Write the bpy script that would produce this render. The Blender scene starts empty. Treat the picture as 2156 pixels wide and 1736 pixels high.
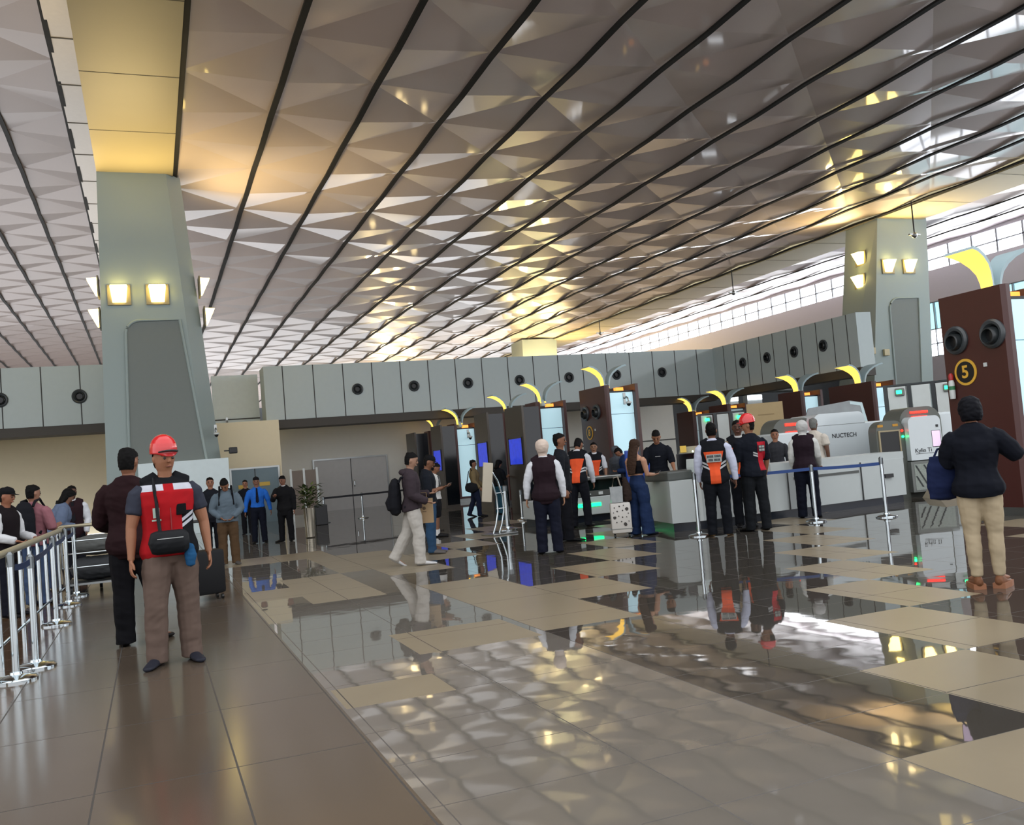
import bpy, bmesh, math, random
from mathutils import Vector, Matrix, Euler, noise
random.seed(7); WORLD = 1.75; EXPO = .08
SC = bpy.context.scene
COL = SC.collection
PI = math.pi
# ------------------------------------------------------------------ camera (frame 2156 x 1736)
FPX, PHI, TH, PSI, CH = 1950., math.radians(4.75), math.radians(2.93), math.radians(21.5), 1.42
FW = Vector((math.sin(PSI)*math.cos(TH), math.cos(PSI)*math.cos(TH), math.sin(TH)))
RT = Vector((math.cos(PSI), -math.sin(PSI), 0)); UP = RT.cross(FW)
cd = bpy.data.cameras.new('camera'); cam = bpy.data.objects.new('camera', cd); COL.objects.link(cam)
rx = RT*math.cos(PHI)-UP*math.sin(PHI); ux = RT*math.sin(PHI)+UP*math.cos(PHI)
cam.matrix_world = Matrix(((rx.x, ux.x, -FW.x, 0), (rx.y, ux.y, -FW.y, 0), (rx.z, ux.z, -FW.z, CH), (0, 0, 0, 1)))
cd.sensor_fit = 'HORIZONTAL'; cd.sensor_width = 36; cd.lens = FPX/2156*36; cd.clip_end = 400; cd.clip_start = .05
SC.camera = cam
def ray(u, v):
    x = (u-1078)/FPX; y = -(v-868)/FPX
    a = x*math.cos(PHI)+y*math.sin(PHI); b = -x*math.sin(PHI)+y*math.cos(PHI)
    return FW+RT*a+UP*b
CP = Vector((0, 0, CH))
def at(u, v, z=0): r = ray(u, v); return CP+r*((z-CH)/r.z)
# ------------------------------------------------------------------ materials
def lin(c):
    if isinstance(c, str):
        c = [int(c[i:i+2], 16)/255 for i in (0, 2, 4)]
        c = [x/12.92 if x < .04045 else ((x+.055)/1.055)**2.4 for x in c]
    return (c[0], c[1], c[2], 1)
MATS = {}
def mat(name, col, rough=.5, metal=0., emit=0., ecol=None, spec=.5, noise_amt=.06, nscale=6, coat=0, alpha=1, ior=1.5, trans=0):
    if name in MATS: return MATS[name]
    m = bpy.data.materials.new(name); m.use_nodes = True; nt = m.node_tree; b = nt.nodes['Principled BSDF']
    c = lin(col)
    tc = nt.nodes.new('ShaderNodeTexCoord'); nz = nt.nodes.new('ShaderNodeTexNoise'); nz.inputs['Scale'].default_value = nscale
    nz.inputs['Detail'].default_value = 3
    nt.links.new(tc.outputs['Object'], nz.inputs['Vector'])
    mx = nt.nodes.new('ShaderNodeMix'); mx.data_type = 'RGBA'
    k0 = 1-noise_amt; k1 = 1+noise_amt
    mx.inputs[6].default_value = (c[0]*k0, c[1]*k0, c[2]*k0, 1); mx.inputs[7].default_value = (c[0]*k1, c[1]*k1, c[2]*k1, 1)
    nt.links.new(nz.outputs['Fac'], mx.inputs[0]); nt.links.new(mx.outputs[2], b.inputs['Base Color'])
    b.inputs['Roughness'].default_value = rough; b.inputs['Metallic'].default_value = metal
    b.inputs['Specular IOR Level'].default_value = spec; b.inputs['IOR'].default_value = ior
    b.inputs['Coat Weight'].default_value = coat; b.inputs['Alpha'].default_value = alpha
    b.inputs['Transmission Weight'].default_value = trans
    if emit:
        b.inputs['Emission Color'].default_value = lin(ecol or col); b.inputs['Emission Strength'].default_value = emit
    MATS[name] = m; return m
def cloth(name, col, rough=.85): return mat('cloth_'+name, col, rough, noise_amt=.14, nscale=9, spec=.15)
CHROME = mat('chrome', 'c9d2d6', .12, 1); STEEL = mat('brushed_steel', '9a9d9c', .3, 1)
BLACK = mat('black_plastic', '0c0d10', .4); DARKG = mat('dark_grey_plastic', '4b4e4b', .4); GREYP = mat('grey_plastic', '6d716e', .45)
WHITEP = mat('white_panel', 'c4cac8', .35); PANEL = mat('fascia_panel', 'b0bdbd', .4, noise_amt=.03); BROWN = mat('maroon_panel', '43201c', .35, noise_amt=.08)
BROWN2 = mat('maroon_edge', '4d3330', .4)
GREEN = mat('green_light', '10ff80', emit=9, ecol='18ff80'); RED = mat('red_light', 'ff2010', emit=4, ecol="ff2418")
YEL = mat("lit_lamp_wing", "ffd060", .4, emit=1.7, ecol="ffcb58"); WINGW = mat('pale_lamp_wing', 'a9c0c6', .4)
SCON = mat('sconce_glass', 'ffe9a0', emit=9, ecol='ffdf80'); LITW = mat('lit_panel', 'bfe0ea', .4, emit=.42, ecol='bfe6f2'); LITW2 = mat('lit_panel_soft', 'b8c8ca', .4, emit=.12, ecol='bfe6f2')
# ------------------------------------------------------------------ mesh helpers
class MB:
    def __init__(s): s.bm = bmesh.new()
    def box(s, x0, y0, z0, x1, y1, z1, bev=0):
        b2 = s.bm if not bev else bmesh.new()
        vs = [b2.verts.new((x, y, z)) for x in (x0, x1) for y in (y0, y1) for z in (z0, z1)]
        for f in ((0, 1, 3, 2), (4, 6, 7, 5), (0, 4, 5, 1), (2, 3, 7, 6), (0, 2, 6, 4), (1, 5, 7, 3)): b2.faces.new([vs[i] for i in f])
        if bev:
            bmesh.ops.bevel(b2, geom=b2.edges[:], offset=bev, segments=2, affect='EDGES', profile=.6)
            s.absorb(b2)
        return s
    def absorb(s, b2):
        mp = {}
        for v in b2.verts: mp[v] = s.bm.verts.new(v.co)
        for f in b2.faces: s.bm.faces.new([mp[v] for v in f.verts])
        b2.free()
    def prism(s, poly, axis, a0, a1):
        def P(p, a):
            return (a, p[0], p[1]) if axis == 'x' else (p[0], a, p[1]) if axis == 'y' else (p[0], p[1], a)
        A = [s.bm.verts.new(P(p, a0)) for p in poly]; B = [s.bm.verts.new(P(p, a1)) for p in poly]
        s.bm.faces.new(A); s.bm.faces.new(B[::-1]); n = len(poly)
        for i in range(n): s.bm.faces.new((A[i], B[i], B[(i+1) % n], A[(i+1) % n]))
        return s
    def tube(s, pts, r, n=10, caps=True):
        pts = [Vector(p) for p in pts]; rings = []
        rr = r if isinstance(r, (list, tuple)) else [r]*len(pts)
        for i, p in enumerate(pts):
            t = (pts[min(i+1, len(pts)-1)]-pts[max(i-1, 0)]).normalized()
            ref = Vector((0, 0, 1)) if abs(t.z) < .9 else Vector((1, 0, 0))
            u = t.cross(ref).normalized(); v = t.cross(u)
            rings.append([s.bm.verts.new(p+(u*math.cos(2*PI*k/n)+v*math.sin(2*PI*k/n))*rr[i]) for k in range(n)])
        for a, b in zip(rings, rings[1:]):
            for k in range(n): s.bm.faces.new((a[k], a[(k+1) % n], b[(k+1) % n], b[k]))
        if caps: s.bm.faces.new(rings[0][::-1]); s.bm.faces.new(rings[-1])
        return s
    def lathe(s, prof, c=(0, 0, 0), n=24, axis='z'):
        c = Vector(c); rings = []
        for r, h in prof:
            ring = []
            for k in range(n):
                a, b = r*math.cos(2*PI*k/n), r*math.sin(2*PI*k/n)
                p = (a, b, h) if axis == 'z' else (h, a, b) if axis == 'x' else (a, h, b)
                ring.append(s.bm.verts.new(c+Vector(p)))
            rings.append(ring)
        for a, b in zip(rings, rings[1:]):
            for k in range(n): s.bm.faces.new((a[k], a[(k+1) % n], b[(k+1) % n], b[k]))
        s.bm.faces.new(rings[0][::-1]); s.bm.faces.new(rings[-1])
        return s
    def quad(s, *ps): s.bm.faces.new([s.bm.verts.new(p) for p in ps]); return s
    def build(s, name, m, parent=None, smooth=False, loc=None):
        bmesh.ops.recalc_face_normals(s.bm, faces=s.bm.faces[:])
        me = bpy.data.meshes.new(name); s.bm.to_mesh(me); s.bm.free()
        o = bpy.data.objects.new(name, me); COL.objects.link(o)
        for mm in (m if isinstance(m, (list, tuple)) else [m]): me.materials.append(mm)
        if smooth:
            me.polygons.foreach_set('use_smooth', [True]*len(me.polygons))
            me.set_sharp_from_angle(angle=math.radians(40))
        if parent: o.parent = parent
        if loc: o.location = loc
        return o
def tag(o, label, cat, group=None):
    o['label'] = label; o['category'] = cat
    if group: o['group'] = group
    return o
def thing(name, label, cat, loc=(0, 0, 0), rz=0, group=None):
    o = bpy.data.objects.new(name, None); COL.objects.link(o); o.empty_display_size = .2
    o.location = loc; o.rotation_euler = (0, 0, rz); return tag(o, label, cat, group)
def struct(o): o['kind'] = 'structure'; return o
def text(name, body, size, m, parent, loc, rot, ext=.004, bold=0):
    cu = bpy.data.curves.new(name, 'FONT'); cu.body = body; cu.size = size; cu.extrude = ext; cu.offset = bold; cu.align_x = 'CENTER'; cu.align_y = 'CENTER'
    t = bpy.data.objects.new('tmp', cu); COL.objects.link(t)
    me = bpy.data.meshes.new_from_object(t.evaluated_get(bpy.context.evaluated_depsgraph_get()))
    bpy.data.objects.remove(t); me.name = name
    o = bpy.data.objects.new(name, me); COL.objects.link(o); me.materials.clear(); me.materials.append(m)
    o.parent = parent; o.location = loc; o.rotation_euler = rot; return o
def ordinal(i): return ['first', 'second', 'third', 'fourth', 'fifth', 'sixth', 'seventh', 'eighth', 'ninth', 'tenth'][i]
# ------------------------------------------------------------------ people
def ptube(bm, L, side=(1, 0, 0), n=12, M=None, p0=.55, p1=.55):
    side = Vector(side); P = [Vector(l[0]) for l in L]; rings = []; T = []
    for i, p in enumerate(P):
        t = P[min(i+1, len(P)-1)]-P[max(i-1, 0)]
        t = t.normalized() if t.length > 1e-6 else Vector((0, 0, 1)); T.append(t)
        u = side-t*side.dot(t)
        if u.length < .05: u = Vector((0, 1, 0))-t*t.y
        u.normalize(); v = t.cross(u)
        rings.append([bm.verts.new(p+u*(L[i][1]*math.cos(2*PI*k/n))+v*(L[i][2]*math.sin(2*PI*k/n))) for k in range(n)])
    a0 = bm.verts.new(P[0]-T[0]*p0*min(L[0][1], L[0][2])); a1 = bm.verts.new(P[-1]+T[-1]*p1*min(L[-1][1], L[-1][2]))
    for a, b in zip(rings, rings[1:]):
        for k in range(n): bm.faces.new((a[k], a[(k+1) % n], b[(k+1) % n], b[k]))
    for k in range(n):
        bm.faces.new((a0, rings[0][(k+1) % n], rings[0][k])); bm.faces.new((a1, rings[-1][k], rings[-1][(k+1) % n]))
    if M is not None:
        for v in [a0, a1]+[v for r in rings for v in r]: v.co = M @ v.co
TS = bpy.data.scenes.new('workbench')
def remesh(bm, name, vox, smooth=6, folds=0, fscale=9):
    bmesh.ops.recalc_face_normals(bm, faces=bm.faces[:])
    me = bpy.data.meshes.new('tmp'); bm.to_mesh(me); bm.free()
    o = bpy.data.objects.new('tmp', me); TS.collection.objects.link(o)
    r = o.modifiers.new('r', 'REMESH'); r.mode = 'VOXEL'; r.voxel_size = vox
    s = o.modifiers.new('s', 'SMOOTH'); s.iterations = smooth; s.factor = .5
    with bpy.context.temp_override(scene=TS, view_layer=TS.view_layers[0]): dg = bpy.context.evaluated_depsgraph_get()
    me2 = bpy.data.meshes.new_from_object(o.evaluated_get(dg))
    bpy.data.objects.remove(o); bpy.data.meshes.remove(me); me2.name = name
    if folds:
        n = len(me2.vertices); co = [0.]*(n*3); nr = [0.]*(n*3); me2.vertices.foreach_get('co', co); me2.vertices.foreach_get('normal', nr)
        for i in range(0, n*3, 3):
            q = Vector((co[i]*fscale, co[i+1]*fscale, co[i+2]*fscale*1.7+co[i]*4)); f = folds*(noise.noise(q)+.5*noise.noise(q*2.1))
            co[i] += nr[i]*f; co[i+1] += nr[i+1]*f; co[i+2] += nr[i+2]*f
        me2.vertices.foreach_set('co', co); me2.update()
    return me2
def mobj(me, name, mats, parent):
    me.polygons.foreach_set('use_smooth', [True]*len(me.polygons))
    o = bpy.data.objects.new(name, me); COL.objects.link(o); o.parent = parent
    if len(me.materials): me.materials.clear()
    for m in (mats if isinstance(mats, (list, tuple)) else [mats]): me.materials.append(m)
    return o
def paint(me, cuts, fn):
    bm = bmesh.new(); bm.from_mesh(me)
    for co, no in cuts: bmesh.ops.bisect_plane(bm, geom=bm.verts[:]+bm.edges[:]+bm.faces[:], plane_co=co, plane_no=no)
    for f in bm.faces: f.material_index = fn(f.calc_center_median(), f.normal)
    bm.to_mesh(me); bm.free()
def hairline(me, c, hh, front, mid, nape):
    bm = bmesh.new(); bm.from_mesh(me); ym = c.y-.13*hh
    a = c+Vector((0, .42*hh, front*hh)); no = Vector((0, -(front-mid), .55)).normalized()
    for co, n_ in (((0, ym, 0), (0, 1, 0)), (a, no), (c+Vector((0, 0, nape*hh)), (0, 0, 1))): bmesh.ops.bisect_plane(bm, geom=bm.verts[:]+bm.edges[:]+bm.faces[:], plane_co=co, plane_no=n_)
    kill = []
    for f in bm.faces:
        q = f.calc_center_median()
        if (q.y > ym and (q-a).dot(no) < 0) or (q.y <= ym and q.z < c.z+nape*hh): kill.append(f)
    bmesh.ops.delete(bm, geom=kill, context='FACES'); bm.to_mesh(me); bm.free()
def cutkeep(me, co, no):
    bm = bmesh.new(); bm.from_mesh(me)
    r = bmesh.ops.bisect_plane(bm, geom=bm.verts[:]+bm.edges[:]+bm.faces[:], plane_co=co, plane_no=no, clear_inner=True)
    bmesh.ops.holes_fill(bm, edges=[e for e in r['geom_cut'] if isinstance(e, bmesh.types.BMEdge)], sides=0)
    bm.to_mesh(me); bm.free()
TORSO = [(.455, .060, .052, 0), (.475, .080, .062, 0), (.50, .093, .068, -.004), (.53, .094, .068, -.006), (.57, .086, .060, 0), (.61, .082, .056, .003), (.66, .085, .058, .004),
         (.72, .094, .064, .004), (.765, .100, .062, 0), (.80, .098, .052, -.004), (.82, .078, .044, -.006), (.838, .048, .038, -.004), (.85, .036, .036, 0)]
def torso(z0, z1, H, off, b, fem, flare=0):
    zs = sorted({z0, z1} | {t[0] for t in TORSO if z0 < t[0] < z1}); out = []
    for z in zs:
        for a, c in zip(TORSO, TORSO[1:]):
            if a[0] <= z <= c[0]: break
        k = min(1, max(0, (z-a[0])/(c[0]-a[0]))); v = [a[i]+(c[i]-a[i])*k for i in range(4)]
        if fem:
            w = math.exp(-((z-.61)/.05)**2); v[1] -= .010*w; v[2] -= .005*w
            if z > .68: v[1] *= .93
            v[2] += .010*math.exp(-((z-.73)/.03)**2)
        bb = 1+(b-1)*(1 if z < .8 else .4); fl = flare*max(0, (.6-z)/.15)
        out.append((Vector((0, v[3]*H, z*H)), v[1]*H*bb+off+fl, v[2]*H*bb+off+fl))
    return out
HEADR = [(.0, .17, .17, .17), (.06, .23, .27, .12), (.16, .285, .36, .05), (.30, .32, .41, .01), (.45, .335, .435, -.01), (.60, .345, .45, -.02), (.75, .335, .44, -.03), (.86, .30, .39, -.04), (.94, .225, .30, -.05), (.985, .12, .16, -.05)]
def headrings(hh, z0, off, t0=0):
    return [(Vector((0, r[3]*hh, z0+r[0]*hh)), r[1]*hh+off, r[2]*hh+off) for r in HEADR if r[0] >= t0]
def hand(bm, W, d, sgn, hs, M, rad=.0085, curl=.45):
    d = d.normalized(); ref = Vector((0, 1, 0)) if abs(d.y) < .75 else Vector((sgn, 0, 0))
    s = (ref-d*ref.dot(d)).normalized(); cu = d.cross(s)*-sgn
    ptube(bm, [(W-d*.01*hs, .026*hs, .017*hs), (W+d*.02*hs, .032*hs, .016*hs), (W+d*.06*hs, .041*hs, .014*hs), (W+d*.09*hs, .040*hs, .012*hs)], s, 10, M)
    for o, L in ((.032, .070), (.011, .078), (-.011, .073), (-.031, .057)):
        p = W+d*.085*hs+s*o*hs; pts = [p]; a = curl*.6
        for k in range(3):
            p = p+(d*math.cos(a)+cu*math.sin(a))*L*hs*(.42, .32, .26)[k]; pts.append(p); a += curl
        ptube(bm, [(q, rad*hs*(1, 1, .93, .8)[i], rad*hs*(1, 1, .93, .8)[i]) for i, q in enumerate(pts)], s, 8, M)
    q = W+d*.025*hs+s*.028*hs; td = (d*.75+s*.55+cu*.35).normalized()
    ptube(bm, [(q, .013*hs, .012*hs), (q+td*.035*hs, .0115*hs, .011*hs), (q+(td*.7+d*.3).normalized()*.068*hs, .009*hs, .009*hs)], s, 8, M)
SKIN = {}
def skin(c): return mat('skin_'+c, c, .55, noise_amt=.08, nscale=14, spec=.3)
HAIRM = mat('black_hair', '0a0909', .7, noise_amt=.3, nscale=40, spec=.12)
DOWN = ((.16, .02, -1), (.04, .16, -1))
def person(name, label, loc, heading, H, build=1., fem=False, lean=0, L=DOWN, R=DOWN, legL=((.03, .0, -1), (.0, -.02, -1), 8), legR=((.03, .0, -1), (.0, -.02, -1), 8),
           head=(0, 0), sk='8a5f49', hair='short', hairc=None, top=None, vest=None, bottom=None, shoe='15151a', vox=.0095, curl=.45, hat=None, collar=None, shoe_h=0, tie=None, group=None):
    root = thing('person', label, 'person', (loc[0], loc[1], 0), -math.radians(heading), group)
    hz = .5*H; ank = {}; joints = {}
    for s, lg in ((1, legR), (-1, legL)):
        th = Vector((lg[0][0]*s, lg[0][1], lg[0][2])).normalized(); sh = Vector((lg[1][0]*s, lg[1][1], lg[1][2])).normalized()
        hp = Vector((.052*H*s, 0, .5*H)); kn = hp+th*.235*H; an = kn+sh*.225*H; joints[s] = [hp, kn, an]
    dz = .04*H+shoe_h-min(joints[1][2].z, joints[-1][2].z)
    for s in joints:
        for q in joints[s]: q.z += dz
    piv = Vector((0, 0, .5*H+dz)); MU = Matrix.Translation(piv) @ Matrix.Rotation(-lean, 4, 'X') @ Matrix.Translation(-Vector((0, 0, .5*H)))
    nb = Vector((0, 0, .845*H))
    MH = MU @ Matrix.Translation(nb) @ Matrix.Rotation(-math.radians(head[0]), 4, 'Z') @ Matrix.Rotation(-math.radians(head[1]), 4, 'X') @ Matrix.Translation(-nb)
    ID = Matrix.Identity(4); MD = Matrix.Translation((0, 0, dz)); hs = H/1.75; hh = .128*H; hz0 = .868*H
    A = {}
    for s, ar in ((1, R), (-1, L)):
        u = Vector((ar[0][0]*s, ar[0][1], ar[0][2])).normalized(); f = Vector((ar[1][0]*s, ar[1][1], ar[1][2])).normalized()
        S = Vector(((.098 if fem else .108)*H*(1+(build-1)*.6)*s, -.004*H, .788*H)); E = S+u*.168*H; W = E+f*.142*H; A[s] = (S, E, W, u, f)
    def legs(bm, k1, k2, k3, off, endf=1.0, n=12):
        for s in (1, -1):
            hp, kn, an = joints[s]; b = build**.7
            pts = [(hp+Vector((0, 0, .02*H)), .052*H*b, .056*H*b), (hp.lerp(kn, .35), .048*H*b*k1, .052*H*b*k1), (hp.lerp(kn, .75), .039*H*b*k1, .042*H*b*k1), (kn, .034*H*k2, .036*H*k2),
                   (kn.lerp(an, .3)+Vector((0, -.006*H, 0)), .034*H*k2, .037*H*k2), (kn.lerp(an, .7), .026*H*k3, .027*H*k3), (an, .022*H*k3, .023*H*k3)]
            m = {1.0: 7, .5: 4, .8: 6, .3: 3}[endf]; pts = pts[:m]
            ptube(bm, [(p, a+off, c+off) for p, a, c in pts], (1, 0, 0), n)
    def armtube(bm, off, k, upto, M):
        for s in (1, -1):
            S, E, W, u, f = A[s]; b = build**.7; x = Vector((1, 0, 0)) if abs(u.x) < .8 else Vector((0, 1, 0))
            pts = [(S-Vector((s*.02*H, 0, -.004*H)), .031*H, .035*H), (S+u*.02*H, .032*H*b, .035*H*b), (S.lerp(E, .45), .029*H*b*k, .030*H*b*k), (S.lerp(E, .62), .0285*H*b*k, .0295*H*b*k), (E, .024*H*k, .025*H*k), (E.lerp(W, .3), .0235*H*k, .024*H*k), (W-f*.015*H, .016*H*k, .018*H*k), (W, .016*H*k, .017*H*k)]
            ptube(bm, [(p, a+off, c+off) for p, a, c in pts[:upto]], x, 12, M)
    # body
    bm = bmesh.new()
    ptube(bm, torso(.455, .85, H, -.006, build, fem), M=MU)
    legs(bm, 1, 1, 1, -.004)
    for s in (1, -1):
        hp, kn, an = joints[s]; lg = legR if s == 1 else legL; yaw = math.radians(lg[2])*s; fd = Vector((math.sin(yaw), math.cos(yaw), 0))
        lift = an.z-(.04*H+shoe_h); fz = max(-.9, -lift*2.2/ .2) if lift > .02 else 0
        fdir = Vector((fd.x, fd.y, fz*.8)).normalized(); ank[s] = (an, fdir)
        ptube(bm, [(an+Vector((0, 0, -.012*H)), .02*H, .024*H), (an+fdir*.055*H+Vector((0, 0, -.022*H)), .024*H, .016*H), (an+fdir*.10*H+Vector((0, 0, -.028*H)), .022*H, .01*H)], (1, 0, 0), 10)
    armtube(bm, 0, 1, 8, MU)
    for s in (1, -1): hand(bm, A[s][2], A[s][4], s, hs, MU, .0085 if vox < .008 else .0105, curl)
    ptube(bm, [(Vector((0, -.004*H, .82*H)), .036*H, .036*H), (Vector((0, .0, .85*H)), .031*H, .034*H), (Vector((0, .004*H, .90*H)), .031*H, .034*H)], M=MH)
    ptube(bm, headrings(hh, hz0, 0), M=MH, n=16)
    c = Vector((0, 0, hz0))
    ptube(bm, [(c+Vector((0, .40*hh, .56*hh)), .03*hh, .04*hh), (c+Vector((0, .46*hh, .42*hh)), .06*hh, .05*hh), (c+Vector((0, .46*hh, .36*hh)), .085*hh, .05*hh)], n=8, M=MH)
    ptube(bm, [(c+Vector((-.11*hh, .385*hh, .20*hh)), .03*hh, .03*hh), (c+Vector((0, .42*hh, .205*hh)), .04*hh, .04*hh), (c+Vector((.11*hh, .385*hh, .20*hh)), .03*hh, .03*hh)], (0, 1, 0), 8, MH)
    if hair not in ('hijab',):
        for s in (1, -1): ptube(bm, [(c+Vector((s*.335*hh, -.03*hh, .33*hh)), .04*hh, .06*hh), (c+Vector((s*.365*hh, -.05*hh, .45*hh)), .05*hh, .10*hh), (c+Vector((s*.36*hh, -.05*hh, .56*hh)), .04*hh, .07*hh)], (1, 0, 0), 8, MH)
    mobj(remesh(bm, 'body', vox, 4), 'body', skin(sk), root)
    # face
    if hair != 'hijab':
        eb = MB(); br = MB()
        for s in (1, -1):
            e = c+Vector((s*.15*hh, .385*hh, .50*hh)); eb.lathe([(.001, -.02*hh), (.035*hh, -.01*hh), (.05*hh, .01*hh), (.035*hh, .035*hh), (.001, .045*hh)], e, 10, 'y')
            br.tube([c+Vector((s*.07*hh, .425*hh, .585*hh)), c+Vector((s*.16*hh, .40*hh, .61*hh)), c+Vector((s*.25*hh, .33*hh, .585*hh))], [.014*hh, .018*hh, .01*hh], 6)
        for mb, nm, mm in ((eb, 'eyes', mat('dark_eye', '14100e', .2)), (br, 'eyebrows', HAIRM)):
            mb.bm.transform(MH); mb.build(nm, mm, root, True)
        mo = MB(); mo.tube([c+Vector((-.11*hh, .40*hh, .205*hh)), c+Vector((0, .45*hh, .21*hh)), c+Vector((.11*hh, .40*hh, .205*hh))], [.012*hh, .022*hh, .012*hh], 6)
        mo.bm.transform(MH); mo.build('mouth', mat('lips', '6b3a34', .5), root, True)
    # hair
    hm = HAIRM if not hairc else mat('hair_'+hairc, hairc, .7, noise_amt=.2, nscale=40, spec=.12)
    if hair == 'bob':
        bm = bmesh.new(); ptube(bm, [(c+Vector((0, -.06*hh, .02*hh)), .40*hh, .42*hh), (c+Vector((0, -.07*hh, .25*hh)), .47*hh, .54*hh), (c+Vector((0, -.06*hh, .60*hh)), .47*hh, .58*hh), (c+Vector((0, -.05*hh, .90*hh)), .40*hh, .48*hh), (c+Vector((0, -.04*hh, 1.04*hh)), .24*hh, .3*hh)], n=18, p0=.05, p1=.25)
        me = remesh(bm, 'hair', .008, 4, .006, 26); hairline(me, c, hh, .74, .28, -.02); me.transform(MH); mobj(me, 'hair', hm, root)
    if hair in ('short', 'long', 'bun', 'shoulder'):
        bm = bmesh.new(); ptube(bm, headrings(hh, hz0, .007+.012*(hair != 'short')), n=16)
        ptube(bm, [(c+Vector((0, -.09*hh, .70*hh)), .33*hh, .40*hh), (c+Vector((0, -.04*hh, .90*hh)), .32*hh, .41*hh), (c+Vector((0, -.03*hh, 1.0*hh)), .24*hh, .32*hh), (c+Vector((0, -.03*hh, 1.03*hh)), .13*hh, .2*hh)], n=12)
        me = remesh(bm, 'hair', .008, 3, .004, 30)
        hairline(me, c, hh, .80 if hair == 'short' else .76, .62 if hair == 'short' else .30, .14 if hair == 'short' else -.1)
        me.transform(MH); mobj(me, 'hair', hm, root)
        if hair in ('long', 'shoulder'):
            end = -1.9 if hair == 'long' else -.40
            bm = bmesh.new(); ptube(bm, [(c+Vector((0, -.14*hh, .75*hh)), .34*hh, .36*hh), (c+Vector((0, -.22*hh, .3*hh)), .42*hh, .30*hh), (c+Vector((0, -.36*hh, -.2*hh)), .46*hh, .20*hh), (c+Vector((0, -.52*hh, end*hh*.6)), .46*hh, .15*hh), (c+Vector((0, -.52*hh, end*hh)), .34*hh, .08*hh)], n=14)
            me = remesh(bm, 'long_hair', .009, 3, .005, 25); me.transform(MH); mobj(me, 'long_hair', hm, root)
    if hair == 'hijab':
        bm = bmesh.new(); ptube(bm, headrings(hh, hz0, .018), n=16)
        ptube(bm, [(c+Vector((0, -.10*hh, .16*hh)), .34*hh, .40*hh), (c+Vector((0, -.10*hh, .40*hh)), .45*hh, .53*hh), (c+Vector((0, -.09*hh, .62*hh)), .48*hh, .57*hh), (c+Vector((0, -.07*hh, .84*hh)), .42*hh, .50*hh), (c+Vector((0, -.05*hh, 1.0*hh)), .26*hh, .32*hh)], n=18, p1=.3)
        ptube(bm, [(c+Vector((0, -.02*hh, .35*hh)), .38*hh, .42*hh), (c+Vector((0, -.02*hh, .0*hh)), .31*hh, .36*hh), (c+Vector((0, -.03*hh, -.30*hh)), .40*hh, .38*hh)], n=14)
        me = remesh(bm, 'headscarf', .010, 5, .004, 22)
        me.transform(MH); mobj(me, 'headscarf', cloth('scarf'+(hairc or ''), hairc or 'c9c5c0'), root)
    if hat == 'helmet':
        bm = bmesh.new(); pr = [(.40, .54), (.66, .535), (.82, .50), (.98, .42), (1.10, .30), (1.17, .15)]
        ptube(bm, [(c+Vector((0, -.03*hh, z*hh*.9+.29*hh)), r*hh*.86, r*hh*1.02) for z, r in pr], n=24, p0=.02, p1=.2)
        for sx in (-.16, .16, 0): ptube(bm, [(c+Vector((sx*hh, .44*hh, .92*hh)), .035*hh, .03*hh), (c+Vector((sx*.8*hh, .22*hh, 1.20*hh)), .05*hh, .035*hh), (c+Vector((sx*.7*hh, -.1*hh, 1.30*hh)), .05*hh, .03*hh), (c+Vector((sx*hh, -.42*hh, 1.05*hh)), .035*hh, .03*hh)], n=8)
        ptube(bm, [(c+Vector((0, .0, .70*hh)), .385*hh, .56*hh), (c+Vector((0, .01*hh, .735*hh)), .385*hh, .56*hh)], n=24, p0=.02, p1=.02)
        me = remesh(bm, 'helmet', .006, 3); MHt = MH; me.transform(MH)
        hl = mobj(me, 'helmet', mat('red_helmet', 'c81c20', .25, coat=.6), root)
        bm = bmesh.new(); ptube(bm, [(c+Vector((0, .345*hh, .69*hh)), .36*hh, .36*hh), (c+Vector((0, .335*hh, .75*hh)), .36*hh, .35*hh)], n=20, p0=.02, p1=.02)
        me = remesh(bm, 'brim', .006, 3); cutkeep(me, c+Vector((0, .30*hh, .6*hh)), Vector((0, 1, 0))); me.transform(MH); mobj(me, 'brim', BLACK if hat == 'helmet' and vox < .008 else MATS['red_helmet'], hl)
    if hat in ('cap', 'beret'):
        bm = bmesh.new(); ptube(bm, [(c+Vector((0, -.03*hh, .66*hh)), .37*hh, .47*hh), (c+Vector((0, -.03*hh, .84*hh)), .37*hh, .46*hh), (c+Vector((0, -.04*hh, 1.0*hh)), .28*hh, .35*hh), (c+Vector((0, -.05*hh, 1.07*hh)), .12*hh, .15*hh)], n=18, p0=.02)
        if hat == 'cap': ptube(bm, [(c+Vector((0, .30*hh, .69*hh)), .28*hh, .03*hh), (c+Vector((0, .55*hh, .68*hh)), .26*hh, .025*hh), (c+Vector((0, .70*hh, .66*hh)), .15*hh, .02*hh)], n=12)
        me = remesh(bm, 'cap', .007, 3); me.transform(MH); mobj(me, 'cap', cloth('cap', '0d0d10'), root)
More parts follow.
